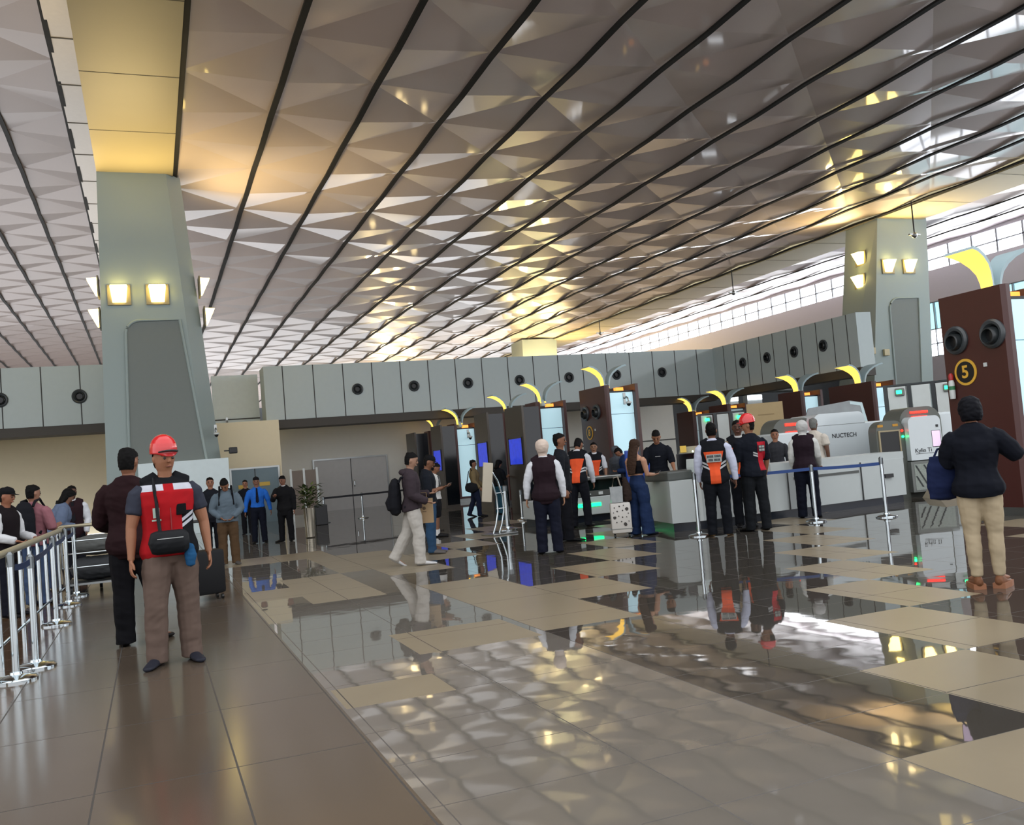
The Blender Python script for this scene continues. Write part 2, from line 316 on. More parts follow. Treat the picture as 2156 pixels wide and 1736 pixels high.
    # trousers, shoes
    if bottom:
        k = bottom.get('kind', 'trousers'); ks = {'trousers': (1.13, 1.25, 1.5), 'slim': (1.06, 1.12, 1.25), 'wide': (1.3, 1.75, 2.4), 'loose': (1.18, 1.36, 1.68), 'shorts': (1.35, 1.3, 1), 'cropped': (1.03, 1.02, 1.10)}[k]
        bm = bmesh.new(); ptube(bm, torso(.455, bottom.get('waist', .60), H, .010, build, fem), M=MU)
        legs(bm, *ks, .010, {'shorts': .5, 'cropped': 1.0}.get(k, 1.0))
        if k != 'shorts' and k != 'cropped':
            for s in (1, -1):
                an = joints[s][2]; sv = (joints[s][1]-an).normalized()
                ptube(bm, [(an+sv*.04*H, .025*H*ks[2]+.008, .027*H*ks[2]+.008), (an-sv*.027*H, .026*H*ks[2]+.008, .030*H*ks[2]+.008)], n=12, p1=.05)
        mobj(remesh(bm, k, max(vox, .009), 5, .006, 8), 'shorts' if k == 'shorts' else 'trousers', cloth(bottom['c'], bottom['c']), root)
    for s in (1, -1):
        an, fd = ank[s]; bm = bmesh.new(); z = -.016*H; up = Vector((0, 0, 1)); w = 1.0
        if abs(fd.z) > .1: up = (Vector((0, 0, 1))-fd*fd.z).normalized()
        sd = fd.cross(up)
        ptube(bm, [(an-fd*.034*H-up*.016*H, .019*H, .023*H), (an-fd*.012*H-up*.010*H, .024*H, .030*H+shoe_h*.4), (an+fd*.04*H-up*.020*H, .026*H, .021*H), (an+fd*.09*H-up*.026*H, .028*H, .0145*H), (an+fd*.128*H-up*.029*H, .024*H, .011*H), (an+fd*.142*H-up*.031*H, .013*H, .009*H)], sd, 12)
        me = remesh(bm, 'shoe', .006, 3)
        if abs(fd.z) < .1:
            zmin = min(v.co.z for v in me.vertices)
            for v in me.vertices: v.co.z = max(v.co.z-zmin, 0) if v.co.z-zmin < .03 else v.co.z-zmin
        so = mobj(me, 'shoe', cloth('shoe'+shoe, shoe, .5), root)
        if shoe_h:
            sb = MB(); q = an+fd*.035*H; sb.prism([(-.05, -.105), (.05, -.105), (.058, .05), (.045, .14), (-.045, .14), (-.055, .05)], 'z', 0, shoe_h*.9)
            sb.bm.transform(Matrix.Translation((q.x, q.y, 0)) @ Matrix.Rotation(math.atan2(-fd.x, fd.y), 4, 'Z')); sb.build('platform_sole', mat('sandal_sole', '8a5a3c', .6), so)
    # top
    if top:
        bm = bmesh.new(); off = top.get('fit', .012); sl = top.get('sleeve', 'long')
        ptube(bm, torso(top.get('hem', .5), top.get('neck', .842), H, off, build, fem, top.get('flare', .02)), p0=.03)
        if sl != 'none': armtube(bm, off*.6+.002, 1.06*(1+(top.get('sk', 1)-1)*.5), {'long': 8, 'short': 4, 'half': 5}[sl], None)
        me = remesh(bm, 'top', max(vox, .0085), 5, top.get('folds', .006), 8)
        if top.get('paint'): paint(me, *top['paint'](H))
        me.transform(MU); mobj(me, top.get('name', 'shirt'), [cloth(c2, c2) for c2 in ([top['c']]+top.get('cs', []))], root)
    if vest:
        bm = bmesh.new(); ptube(bm, torso(vest.get('hem', .485), .832, H, vest.get('off', .026), build, fem, .02), p0=.03)
        for s in (1, -1): ptube(bm, [(Vector((s*.03*H, -.006*H, .832*H)), .03*H, .045*H), (Vector((s*.092*H, -.006*H, .803*H)), .03*H, .045*H)], (0, 1, 0), 12)
        me = remesh(bm, 'vest', max(vox, .008), 5, .004, 7)
        if vest.get('paint'): paint(me, *vest['paint'](H))
        me.transform(MU); mobj(me, 'vest', [cloth(c2, c2) for c2 in ([vest['c']]+vest.get('cs', []))], root)
    if collar:
        bm = bmesh.new(); ptube(bm, [(Vector((0, -.006*H, .828*H)), .050*H, .048*H), (Vector((0, -.002*H, .842*H)), .042*H, .042*H), (Vector((0, .0, .856*H)), .038*H, .039*H)])
        me = remesh(bm, 'collar', .006, 2); me.transform(MU); mobj(me, 'collar', cloth(collar, collar), root)
    if tie:
        t = MB(); y = .078*H*build+.02
        t.prism([(-.02, .835*H), (.02, .835*H), (.018, .815*H), (.036, .63*H), (0, .605*H), (-.036, .63*H), (-.018, .815*H)], 'y', 0, .008)
        for v in t.bm.verts: v.co.y += (.050+.018*min(1, max(0, (.84*H-v.co.z)/(.1*H))))*H*build+.018
        t.bm.transform(MU); t.build('tie', cloth(tie, tie), root)
    root['_'] = 0; del root['_']
    return root, MU, MH, A, joints
def wpos(root, p): return Matrix.Translation(root.location) @ Matrix.Rotation(root.rotation_euler.z, 4, 'Z') @ Vector(p)

# ------------------------------------------------------------------ floor
def floor_mat(name, base, rough, joints=None, wav=.0, ior=1.5, spec=.5, jw=.0035):
    m = bpy.data.materials.new(name); m.use_nodes = True; nt = m.node_tree; N = nt.nodes; K = nt.links; b = N['Principled BSDF']
    geo = N.new('ShaderNodeNewGeometry'); sep = N.new('ShaderNodeSeparateXYZ'); K.new(geo.outputs['Position'], sep.inputs[0])
    nz = N.new('ShaderNodeTexNoise'); nz.inputs['Scale'].default_value = 2.2; nz.inputs['Detail'].default_value = 6; K.new(geo.outputs['Position'], nz.inputs['Vector'])
    c = lin(base); mx = N.new('ShaderNodeMix'); mx.data_type = 'RGBA'
    mx.inputs[6].default_value = tuple(v*.88 for v in c[:3])+(1,); mx.inputs[7].default_value = tuple(v*1.12 for v in c[:3])+(1,)
    K.new(nz.outputs['Fac'], mx.inputs[0]); out = mx.outputs[2]
    if joints:
        def M(op, a, bb):
            n = N.new('ShaderNodeMath'); n.operation = op
            for i, q in enumerate((a, bb)):
                if isinstance(q, (int, float)): n.inputs[i].default_value = q
                elif q is not None: K.new(q, n.inputs[i])
            return n.outputs[0]
        def line(o, off, per):
            t = M('FRACT', M('DIVIDE', M('SUBTRACT', o, off), per), 0); d = M('MINIMUM', t, M('SUBTRACT', 1.0, t))
            return M('LESS_THAN', d, jw/per)
        (ox, px), (oy, py) = joints
        j = M('MAXIMUM', line(sep.outputs[0], ox, px), line(sep.outputs[1], oy, py))
        m2 = N.new('ShaderNodeMix'); m2.data_type = 'RGBA'; K.new(j, m2.inputs[0]); K.new(out, m2.inputs[6]); m2.inputs[7].default_value = (.05, .045, .04, 1); out = m2.outputs[2]
        rg = M('ADD', M('MULTIPLY', j, .4), rough); K.new(rg, b.inputs['Roughness'])
    else: b.inputs['Roughness'].default_value = rough
    K.new(out, b.inputs['Base Color']); b.inputs['IOR'].default_value = ior; b.inputs['Specular IOR Level'].default_value = spec
    if wav:
        n2 = N.new('ShaderNodeTexNoise'); n2.inputs['Scale'].default_value = 1.5; n2.inputs['Detail'].default_value = 2; K.new(geo.outputs['Position'], n2.inputs['Vector'])
        bp = N.new('ShaderNodeBump'); bp.inputs['Strength'].default_value = 1; bp.inputs['Distance'].default_value = wav; K.new(n2.outputs['Fac'], bp.inputs['Height']); K.new(bp.outputs[0], b.inputs['Normal'])
    return m
POL = floor_mat('polished_tile', '433f39', .025, ((1.06, .935), (3.22, .63)), .0018, 1.75)
CREAM = floor_mat('cream_polished_tile', '6c675f', .03, ((1.06, .935), (3.22, .63)), .0018, 2.2)
HON = floor_mat('honed_tile', '7f7460', .30, ((1.06, .935), (3.86, 1.29)), .0, 1.45, .5, .004)
WALK = floor_mat('walkway_tile', '52483d', .16, ((-.34, .66), (4.96, 1.3)), .0008, 1.5, .5, .005)
BRF = floor_mat('brown_tile', '55402e', .12, ((-1.0, .6), (.0, .6)), .001, 1.5)
XS = [2.93, 3.85, 4.7, 5.55, 6.33, 7.15, 7.95, 8.8, 9.6, 10.5, 11.4]; YS = [-.6, .7, 2.0, 3.22, 4.5, 5.83, 7.13, 8.42, 9.7, 11.0, 12.4, 13.7, 15.1, 16.5, 18, 19.5, 21]
rects = [(1.83, 6.97, 2.85, 7.98), (1.02, 5.72, 1.72, 6.28), (1.02, 11.4, 1.6, 12.5), (1.6, 10.6, 2.45, 13.5), (2.93, 8.4, 3.85, 11.0), (2.45, 13.5, 3.85, 16.5), (1.02, 16.5, 2.93, 18)]
for i in range(len(XS)-1):
    for j in range(len(YS)-1):
        if (i-(j-3)) in (1, -3, -7, 5, 9): rects.append((XS[i], YS[j], XS[i+1], YS[j+1]))
gx = sorted({-30, 1.0, 2.93, 48} | {r[0] for r in rects} | {r[2] for r in rects}); gy = sorted({-16, 95} | {r[1] for r in rects} | {r[3] for r in rects})
gx = [x for x in gx if x >= 1.0]; mb = MB(); ids = []
V = {(i, j): mb.bm.verts.new((x, y, 0)) for i, x in enumerate(gx) for j, y in enumerate(gy)}
for i in range(len(gx)-1):
    for j in range(len(gy)-1):
        f = mb.bm.faces.new((V[i, j], V[i+1, j], V[i+1, j+1], V[i, j+1])); cx, cy = (gx[i]+gx[i+1])/2, (gy[j]+gy[j+1])/2
        f.material_index = 1 if any(r[0] < cx < r[2] and r[1] < cy < r[3] for r in rects) else (2 if cx < 2.93 else 0)
struct(mb.build('floor', [POL, HON, CREAM]))
struct(MB().box(-1.02, -16, -.05, 1.0, 29.6, 0.0).build('floor_walkway', WALK))
struct(MB().box(-30, -16, -.05, -1.02, 37, 0.0).build('floor_left', BRF))
struct(MB().box(-1.02, 29.6, -.05, 1.0, 95, 0.0).build('floor_back', POL))
# ------------------------------------------------------------------ ceilings
CEIL = mat('ceiling_panel', 'dfcfc8', .34, .0, noise_amt=.05, nscale=.8, spec=.5, coat=.6); CEIL.node_tree.nodes['Principled BSDF'].inputs['Coat Roughness'].default_value = .05
CEIL2 = mat('ceiling_panel_light', 'bcaeb0', .35, .0, noise_amt=.03, nscale=.8)
SLOT = mat('black_ceiling_slot', '050505', .8)
SOFF = mat('beam_soffit', 'c0b48c', .5, .0, noise_amt=.06, nscale=.6)
def folded(name, X0, n, step, Y0, Y1, P, z, dl, m, ph=0, slot=.10):
    mb = MB(); ny = int((Y1-Y0)/(P/2)); vv = {}
    for k in range(n+1):
        for j in range(ny+1): vv[k, j] = mb.bm.verts.new((X0+k*step, Y0+j*P/2, z+(dl if (k+j+ph) % 2 == 0 else -dl)))
    for k in range(n):
        for j in range(ny):
            a, b, c, d = vv[k, j], vv[k+1, j], vv[k+1, j+1], vv[k, j+1]
            if (k+j+ph) % 2 == 0: mb.bm.faces.new((a, b, c)); mb.bm.faces.new((a, c, d))
            else: mb.bm.faces.new((a, b, d)); mb.bm.faces.new((b, c, d))
    o = struct(mb.build(name, m))
    sl = MB()
    for k in range(n+1):
        x = X0+k*step
        for j in range(ny):
            z0 = z-dl+.01+(dl if (k+j+ph) % 2 == 0 else -dl)*.3; z1 = z-dl+.01+(dl if (k+j+1+ph) % 2 == 0 else -dl)*.3; y0 = Y0+j*P/2; y1 = y0+P/2; w = slot/2; h = .05
            A = [(x-w, y0, z0-h), (x+w, y0, z0-h), (x+w, y1, z1-h), (x-w, y1, z1-h)]; B = [(p[0], p[1], p[2]+.06) for p in A]
            sl.quad(*A); sl.quad(*B[::-1]); sl.quad(A[0], A[3], B[3], B[0]); sl.quad(A[1], B[1], B[2], A[2])
    so = sl.build('ceiling_slot', SLOT); so.parent = o
    return o
ZC = 11.3
folded('ceiling', 1.24, 13, 2.352, 22.83-4.65*2, 132, 4.65, ZC, .072, CEIL, 0, .15)
folded('ceiling_left', -2.25-2.35*11, 11, 2.35, 18.07-4.65*1, 132, 4.65, 16.3, .11, mat('ceiling_panel_shaded', '80726c', .34, noise_amt=.05, nscale=.8, coat=.2), 0, .17)  # left ceiling: darker copy of the panel, shade put into its colour
folded('ceiling_right', 34.6, 3, 2.2, 12.3, 132, 4.65, 11.35, .05, CEIL2, 0, .05)
BEAMJ = mat('dark_joint', '4a4436', .6)
def soffit(x0, x1, name):
    b = struct(MB().box(x0, 12.3, ZC-.16, x1, 132, ZC+.35 if x0 > 5 else 16.5).build(name, SOFF)); j = MB()
    for y in [11.6+3.72*k for k in range(1, 24)]: j.box(x0, y-.012, ZC-.166, x1, y+.012, ZC-.155)
    j.build('panel_joint', BEAMJ, b)
soffit(-1.0, 1.18, 'ceiling_beam'); soffit(31.9, 34.6, 'ceiling_beam_right')
j = struct(MB().box(-2.25, 12.3, 16.15, -.9, 132, 16.3).build('ceiling_edge', mat('white_edge', 'c8c2bc', .4)))
jm = MB()
for y in [6+3.72*k for k in range(2, 24)]: jm.box(-2.25, y-.03, 16.13, -1, y+.03, 16.16)
jm.build('edge_joint', BEAMJ, j)
# ------------------------------------------------------------------ walls
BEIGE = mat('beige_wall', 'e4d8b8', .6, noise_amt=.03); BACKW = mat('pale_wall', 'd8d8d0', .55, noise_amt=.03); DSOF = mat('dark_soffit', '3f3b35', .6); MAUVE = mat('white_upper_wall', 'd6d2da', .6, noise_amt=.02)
GREYW = mat('dark_grey_wall', '3c4144', .6); BLUEW = mat('bluish_panel', 'd3e2e4', .35); JOINT = mat('panel_joint_dark', '3a3b3b', .7)
wb = struct(MB().box(4.4, 37.6, 0, 22.9, 38, 5).build('wall_back', BACKW))
jm = MB().box(13.5, 37.58, 1.75, 22.9, 37.6, 1.80); jm.build('wall_joint', JOINT, wb)
struct(MB().box(-30, 37.6, 0, -1.0, 38, 5).build('wall_left_back', BEIGE))
struct(MB().box(-30, 22, 0, -29.7, 132, 17).build('wall_light_block', BEIGE))  # unseen wall, added to keep outside light off the left ceiling
def fascia(name, x0, x1, y0, y1, z0, z1, joints, axis):
    o = struct(MB().box(x0, y0, z0, x1, y1, z1).build(name, PANEL)); jm = MB()
    for a in joints:
        if axis == 'x': jm.box(a-.018, y0-.004, z0, a+.018, y0+.01, z1)
        else: jm.box(x0-.004, a-.018, z0, x0+.01, a+.018, z1)
    jm.build('panel_joint', JOINT, o)
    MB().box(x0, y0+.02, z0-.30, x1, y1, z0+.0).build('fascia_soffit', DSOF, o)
    return o
fascia('wall_fascia', 3.96, 22.95, 34, 35.2, 3.55, 5.5, [4.63+1.093*k for k in range(17)], 'x')
fascia('wall_fascia_left', -30, -1.0, 34, 35.2, 3.8, 5.78, [-4.37+1.17+1.17*k for k in range(-12, 2)], 'x')
fr = fascia('wall_fascia_right', 22.95, 23.6, 25.2, 34, 3.62, 5.52, [33.2, 32.4, 31.55, 30.7, 29.85, 29.0, 28.15, 27.3, 26.4, 25.7], 'y')
wg = struct(MB().box(2.3, 36, 3.4, 3.96, 36.3, 5.45).build('wall_recess', BLUEW)); MB().box(2.3, 35.97, 3.78, 3.96, 36, 3.82).build('panel_joint', JOINT, wg)
struct(MB().box(1.2, 33, 0, 4.25, 36, 3.5).build('wall_block', BEIGE))
struct(MB().box(-30, 131, 0, 42, 131.5, 17).build('wall_end', GREYW))
struct(MB().box(22.9, 47, 0, 41, 47.3, 6.6).build('wall_far', GREYW))
struct(MB().box(22.9, 37.6, 0, 23.2, 47, 5).build('wall_side', GREYW))
# window wall on the right
struct(MB().box(41, -12, 8.25, 41.4, 97, 10.0).box(41, -12, 0, 41.4, 97, 5.2).box(41, 40.2, 5.2, 41.4, 97, 8.25).box(41, -12, 11.2, 41.4, 97, 12).build('wall_right', MAUVE))
SKYP = mat('daylit_pane', 'ffffff', .2, emit=5.5, ecol='f2f6ff', noise_amt=0)
SKYB = mat('daylit_blue_pane', 'bfe6f0', .2, emit=1.3, ecol='a8dce8', noise_amt=.2, nscale=1.5)
w1 = struct(MB().box(41.15, -12, 10.0, 41.2, 97, 11.2).build('window_1', SKYP)); mm = MB()
y = -12
while y < 97: mm.box(41.02, y-.05, 10, 41.15, y+.05, 11.2); y += 1.55
mm.box(41.02, -12, 10.55, 41.15, 97, 10.61).build('window_frame', mat('window_frame_grey', '9aa0a6', .4), w1)
w2 = struct(MB().box(41.15, -12, 5.2, 41.2, 40.2, 6.7).build('window_2', SKYP)); MB().box(41.15, -12, 6.7, 41.2, 40.2, 8.25).build('window_blind', SKYB, w2)
mm = MB()
for z in (5.2, 5.9, 6.7, 8.2): mm.box(41.02, -12, z, 41.15, 40.2, z+.05)
y = -12
while y < 41: mm.box(41.02, y-.03, 5.2, 41.15, y+.03, 8.25); y += 1.7
mm.build('window_frame', MATS['window_frame_grey'], w2)
# doors
def door(name, x0, x1, y, z1, m, hx, n=2):
    d = struct(MB().box(x0, y-.06, 0, x1, y+.02, z1).build(name, m)); xm = (x0+x1)/2
    MB().box(xm-.015, y-.066, 0, xm+.015, y-.05, z1).build('door_gap', JOINT, d)
    MB().box(x0-.06, y-.08, 0, x0, y, z1+.06).box(x1, y-.08, 0, x1+.06, y, z1+.06).box(x0, y-.08, z1, x1, y, z1+.06).build('door_frame', STEEL, d)
    MB().tube([(xm+hx, y-.08, .9), (xm+hx, y-.12, .95), (xm+hx, y-.12, 1.1), (xm+hx, y-.08, 1.15)], .018, 8).build('door_handle', CHROME, d)
    return d
door('door_1', 6.1, 9.05, 37.6, 2.03, mat('pale_door', 'bcbcbb', .5), .1)
d2 = door('door_2', 2.55, 4.1, 33, 1.86, mat('blue_grey_door', '6c828c', .4), .1)
sg = mat('yellow_notice', 'd9b44a', .5)
MB().box(2.75, 32.92, 1.2, 3.05, 32.935, 1.33).box(3.45, 32.92, 1.25, 3.8, 32.935, 1.38).build('door_notice', sg, d2)
# ------------------------------------------------------------------ columns
COLM = mat('column_cladding', '94a3a1', .55, noise_amt=.03, nscale=.7)
def column(name, bot, top, z1, recess=None):
    mb = MB(); n = len(bot); A = [mb.bm.verts.new((p[0], p[1], 0)) for p in bot]; B = [mb.bm.verts.new((p[0], p[1], z1)) for p in top]
    mb.bm.faces.new(A); mb.bm.faces.new(B)
    for i in range(n): mb.bm.faces.new((A[i], A[(i+1) % n], B[(i+1) % n], B[i]))
    o = struct(mb.build(name, COLM))
    if recess:
        x0, x1b, x1t, y, z0, zt = recess; r = .42 if x0 < 10 else .55
        pts = [(x0-.12, z0), (x1b, z0), (x1t, zt)]+[(x0+r-r*math.sin(a), zt-r+r*math.cos(a)) for a in [PI/2*k/8 for k in range(9)]]
        # frame proud of the recess: the column face is built up around it
        xl, xr_b, xr_t = bot[0][0], bot[1][0], top[1][0]
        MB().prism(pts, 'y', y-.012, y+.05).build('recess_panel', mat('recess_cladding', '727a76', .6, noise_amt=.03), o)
        rim = MB(); rim.tube([(p[0], y-.02, p[1]) for p in pts[1:]]+[(pts[0][0], y-.02, z0)], .045, 8)
        rim.build('recess_rim', COLM, o, True)
    return o
column('column', [(-1.27, 30), (1.75, 30), (2.25, 30.7), (2.25, 33), (-1.27, 33)], [(-1.0, 30), (.97, 30), (1.40, 30.6), (1.40, 33), (-1.0, 33)], ZC-.1, (-.46, 1.62, 1.1, 30, 2.2, 6.57))
column('column_right', [(30.2, 33), (33.95, 33), (33.95, 35.2), (30.0, 35.2)], [(31.9, 33), (34.85, 33), (34.85, 35.2), (32.0, 35.2)], ZC-.1, (32.05, 33.4, 33.85, 33, 2.2, 7.4))
column('column_far', [(28.6, 70), (31.5, 70), (31.5, 72.5), (28.6, 72.5)], [(29.0, 70), (32.1, 70), (32.1, 72.5), (29.0, 72.5)], ZC-.1)
struct(MB().box(-.35, 29.7, .0, 2.24, 30, 2.22, .01).build('column_base_cladding', BLUEW))
# sconces
def sconce(loc, rz, label, sz=.5):
    t = thing('wall_sconce', label, 'wall lamp', loc, rz, 'column uplights'); h = sz/2     # projects along local -Y
    MB().box(-h-.08, -.05, -h-.08, h+.08, 0, h+.05, .01).build('back_plate', mat('sconce_plate', '8c8468', .5), t)
    s = MB(); d = .34
    top = [(-h, -.05, h), (h, -.05, h), (h*.92, -d, h*.95), (-h*.92, -d, h*.95)]; bo = [(-h*.75, -.05, -h), (h*.75, -.05, -h), (h*.55, -.11, -h), (-h*.55, -.11, -h)]
    for a in (top, bo): s.quad(*a)
    for i in range(4): s.quad(top[i], top[(i+1) % 4], bo[(i+1) % 4], bo[i])
    s.build('glass_shade', SCON, t)
    ld = bpy.data.lights.new('sconce_light', 'SPOT'); ld.energy = SCP; ld.color = (1, .74, .34); ld.shadow_soft_size = .15; ld.spot_size = 2.0; ld.spot_blend = .8
    lo = bpy.data.objects.new('sconce_light', ld); COL.objects.link(lo); lo.parent = t; lo.location = (0, -.55, .36); lo.rotation_euler = (PI+.62, 0, 0)
SCP = 430
for x, s in ((-.58, 'left'), (.51, 'right')): sconce((x, 30, 7.37), 0, 'lit square sconce on the front of the near column, %s one' % s)
for z, s in ((7.75, 'upper'), (6.78, 'lower')):
    sconce((-1.14, 30.7, z), -PI/2, '%s lit sconce jutting from the left side of the near column' % s)
    sconce((1.76+(7.75-z)*.1, 30.8, z), PI/2, '%s lit sconce jutting from the right side of the near column' % s)
for x, s in ((32.2, 'left'), (33.45, 'right')): sconce((x, 33, 8.9), 0, 'lit sconce on the front of the column by kiosk 5, %s one' % s, .55)
for z, s in ((9.5, 'upper'), (8.4, 'lower')): sconce((31.45+(z-8.4)*.16, 34, z), -PI/2, '%s lit sconce on the left side of the column by kiosk 5' % s, .55)
for p in ((22, 87, 8), (24, 87, 8), (21, 85, 8), (28.4, 69, 7.5), (30.5, 68.5, 7.5), (32, 69, 7.5)):
    ld = bpy.data.lights.new('column_light', 'POINT'); ld.energy = 900; ld.color = (1, .74, .34); ld.shadow_soft_size = .3
    lo = bpy.data.objects.new('column_light', ld); COL.objects.link(lo); lo.location = p
# small boxes on right column, dome cameras, hanging cameras
for k, (x, z) in enumerate(((30.75, 5.0), (31.55, 4.9))):
    tag(MB().box(-.15, -.12, -.15, .15, 0, .15, .02).build('junction_box', mat('cream_box', 'c3b893', .5), loc=(x, 33, z)), 'small cream box on the column by kiosk 5, %s one' % ('left', 'right')[k], 'box', 'small boxes on the column')
def dome(loc, label, rz=0):
    t = thing('security_camera', label, 'camera', loc, rz)
    MB().tube([(0, 0, .12), (0, -.12, .16), (0, -.22, .10), (0, -.24, 0)], .025, 8).box(-.04, -.02, -.05, .04, 0, .28).build('bracket', STEEL, t)
    MB().lathe([(.02, .06), (.08, .04), (.085, 0), (.06, -.02)], (0, -.24, -.03), 14).build('housing', WHITEP, t, True)
    MB().lathe([(.06, 0), (.055, -.03), (.03, -.06), (.005, -.07)], (0, -.24, -.05), 14).build('lens', BLACK, t, True)
dome((1.95, 30.15, 3.0), 'white dome camera on the edge of the near column above the red helmet man')
dome((2.75, 35.97, 3.6), 'curved bracket camera on the bluish panel behind the near column')
b = thing('bullet_camera', 'black camera jutting from the near column beside the beige wall', 'camera', (2.32, 30.3, 2.45)); MB().box(0, -.1, -.1, .25, .1, .1, .03).build('housing', BLACK, b); MB().box(-.15, -.02, -.02, 0, .02, .02).build('arm', BLACK, b)
for k, (y, z) in enumerate(((30.45, 9.7), (43.9, 9.85), (60.7, 10.2), (71, 10.4))):
    t = thing('pendant_camera', 'camera hanging on a black rod from the right ceiling beam, %s from the right' % ordinal(k), 'camera', (31.4, y, ZC-.12), 0, 'cameras on ceiling rods'); L = ZC-.12-z
    MB().tube([(0, 0, 0), (0, 0, -L)], .03, 8).build('rod', BLACK, t); MB().lathe([(.05, .1), (.13, .03), (.13, -.06), (.04, -.14)], (0, 0, -L), 12).build('camera_head', STEEL, t, True); MB().box(-.3, -.05, -.02, .3, .05, .05).build('cross_arm', STEEL, t).location.z = -L
# round nozzles on fascia
def nozzle(parent_loc, rz, label, r, grp):
    t = thing('air_nozzle', label, 'air vent', parent_loc, rz, grp)
    MB().lathe([(r, 0), (r, -.03), (r*.88, -.05), (r*.66, -.03), (r*.6, .0)], (0, 0, 0), 28, 'y').build('outer_ring', mat('nozzle_ring', '3c4144', .35), t, True)
    MB().lathe([(r*.62, -.01), (r*.62, -.07), (r*.5, -.10), (r*.42, -.05), (r*.40, .0)], (0, 0, 0), 24, 'y').build('nozzle_cup', mat('nozzle_cup', '23282a', .3), t, True)
    MB().lathe([(r*.40, -.012), (r*.02, -.015)], (0, 0, 0), 24, 'y').build('opening', BLACK, t)
for k in range(7): nozzle((7.32+2.17*k, 34, 4.52+.012*k), 0, 'round dark air nozzle on the long pale fascia, %s from the left' % ordinal(k), .21, 'air nozzles on the long fascia')
for k, x in enumerate((-4.42, -2.07)): nozzle((x, 34, 4.74), 0, ('round air nozzle at the far left edge of the left fascia', 'round air nozzle on the left fascia beside the near column')[k], .24, 'air nozzles on the left fascia')
for k, y in enumerate((31.9, 30.28, 28.61, 26.98)): nozzle((22.95, y, 4.62), -PI/2, 'round air nozzle on the dark right fascia, %s from the corner' % ordinal(k), .22, 'air nozzles on the right fascia')
# ------------------------------------------------------------------ kiosks with lamp wings
def wing(parent, sgn, zb, m):
    prof = [(.10, 0), (.11, .14), (.15, .28), (.24, .40), (.38, .50), (.54, .57), (.68, .60)]; mb = MB(); W = [.11, .12, .14, .18, .22, .26, .28]
    lo = []; hi = []
    for (x, z), w in zip(prof, W):
        lo.append([mb.bm.verts.new((sgn*x, s*w, zb+z)) for s in (-1, 1)]); hi.append([mb.bm.verts.new((sgn*(x-.035), s*w, zb+z+.045)) for s in (-1, 1)])
    for i in range(len(prof)-1):
        mb.bm.faces.new((lo[i][0], lo[i][1], lo[i+1][1], lo[i+1][0])); mb.bm.faces.new((hi[i][0], hi[i+1][0], hi[i+1][1], hi[i][1])).material_index = 1
        for s in (0, 1): mb.bm.faces.new((lo[i][s], lo[i+1][s], hi[i+1][s], hi[i][s])).material_index = 1
    mb.bm.faces.new((lo[-1][0], lo[-1][1], hi[-1][1], hi[-1][0])).material_index = 1; mb.bm.faces.new((lo[0][0], hi[0][0], hi[0][1], lo[0][1]))
    return mb.build('lamp_wing', [m, WINGW], parent, True)
def kiosk(x, y, W, D, H, label, num=None, noz=False, lit=LITW, cam=None, wrot=0):
    t = thing('check_in_kiosk', label, 'kiosk', (x, y, 0), 0, 'maroon kiosks with lamp wings')
    MB().prism([(0, 0.06), (.05, 0), (.13, 0), (.13, D), (0, D)], 'z', .12, H).build('side_panel', BROWN, t)
    MB().box(W-.10, -.06, .12, W, D, H, .01).build('side_panel', BROWN2, t)
    MB().box(.14, .10, H-.82, W-.11, .16, H-.22).build('upper_lit_panel', lit, t); MB().box(.14, .11, .2, W-.11, .17, H-.835).build('lower_lit_panel', LITW2 if lit is LITW2 else LITW, t)
    MB().box(.13, .17, .12, W-.1, D-.02, H-.2).build('core', BROWN, t); MB().box(.13, .10, H-.21, W-.10, .17, H-.17).build('cap_strip', BLACK, t)
    MB().box(W*.52, .35, H-.2, W*.75, .5, H-.06).build('orange_light', mat('orange_glow', 'ff9030', emit=1.6, ecol='ff9a40'), t)
    MB().box(-.01, .02, 0, W+.01, D, .12).build('plinth', STEEL, t)
    MB().lathe([(.10, 0), (.07, .1), (.06, .2)], (W*.4, D*.45, H-.12), 14).build('lamp_stem', WINGW, t, True)
    a = wing(t, -1, H-.02, YEL); b = wing(t, 1, H-.02, YEL)
    for o in (a, b): o.location = (W*.4, D*.45, 0); o.scale = (.9, .95, 1) if not wrot else (1.0, 1.25, 1.0); o.rotation_euler.z = wrot
    if noz:
        for yy in noz:
            MB().lathe([(.22, .0), (.22, -.03), (.19, -.06), (.15, -.05), (.12, .0)], (0, yy, H-.70), 28, 'x').build('air_nozzle', mat('nozzle_ring', '3c4144', .35), t, True)
            MB().lathe([(.14, -.02), (.12, -.12), (.10, -.13), (.085, -.05)], (0, yy, H-.73), 24, 'x').build('nozzle_cup', mat('nozzle_cup', '23282a', .3), t, True)
            MB().lathe([(.105, -.05), (.01, -.06)], (0, yy, H-.73), 24, 'x').build('nozzle_opening', BLACK, t)
    if num:
        yy, z = num[1], num[2]; YS_ = mat('sign_yellow', 'd8a83a', .5)
        s = MB().lathe([(.205, 0), (.205, -.012)], (0, yy, z), 32, 'x').build('number_sign', YS_, t); MB().lathe([(.165, -.012), (.165, -.016)], (0, yy, z), 32, 'x').build('sign_disc', BLACK, s)
        text('numeral', num[0], .27, YS_, s, (-.018, yy, z-.005), (PI/2, 0, -PI/2), .003, .006)
        MB().box(-.012, yy-.40, z+.04, 0, yy-.34, z+.10).build('small_tag', WHITEP, t)
    if cam: dome((x+W*.62, y+.10, H-.52), cam)
    return t
k5 = kiosk(11.75, 9.86, 1.0, 1.2, 3.4, 'tall maroon kiosk with a round number 5 sign beside the right woman', ('5', .82, 2.19), (.93, .26))
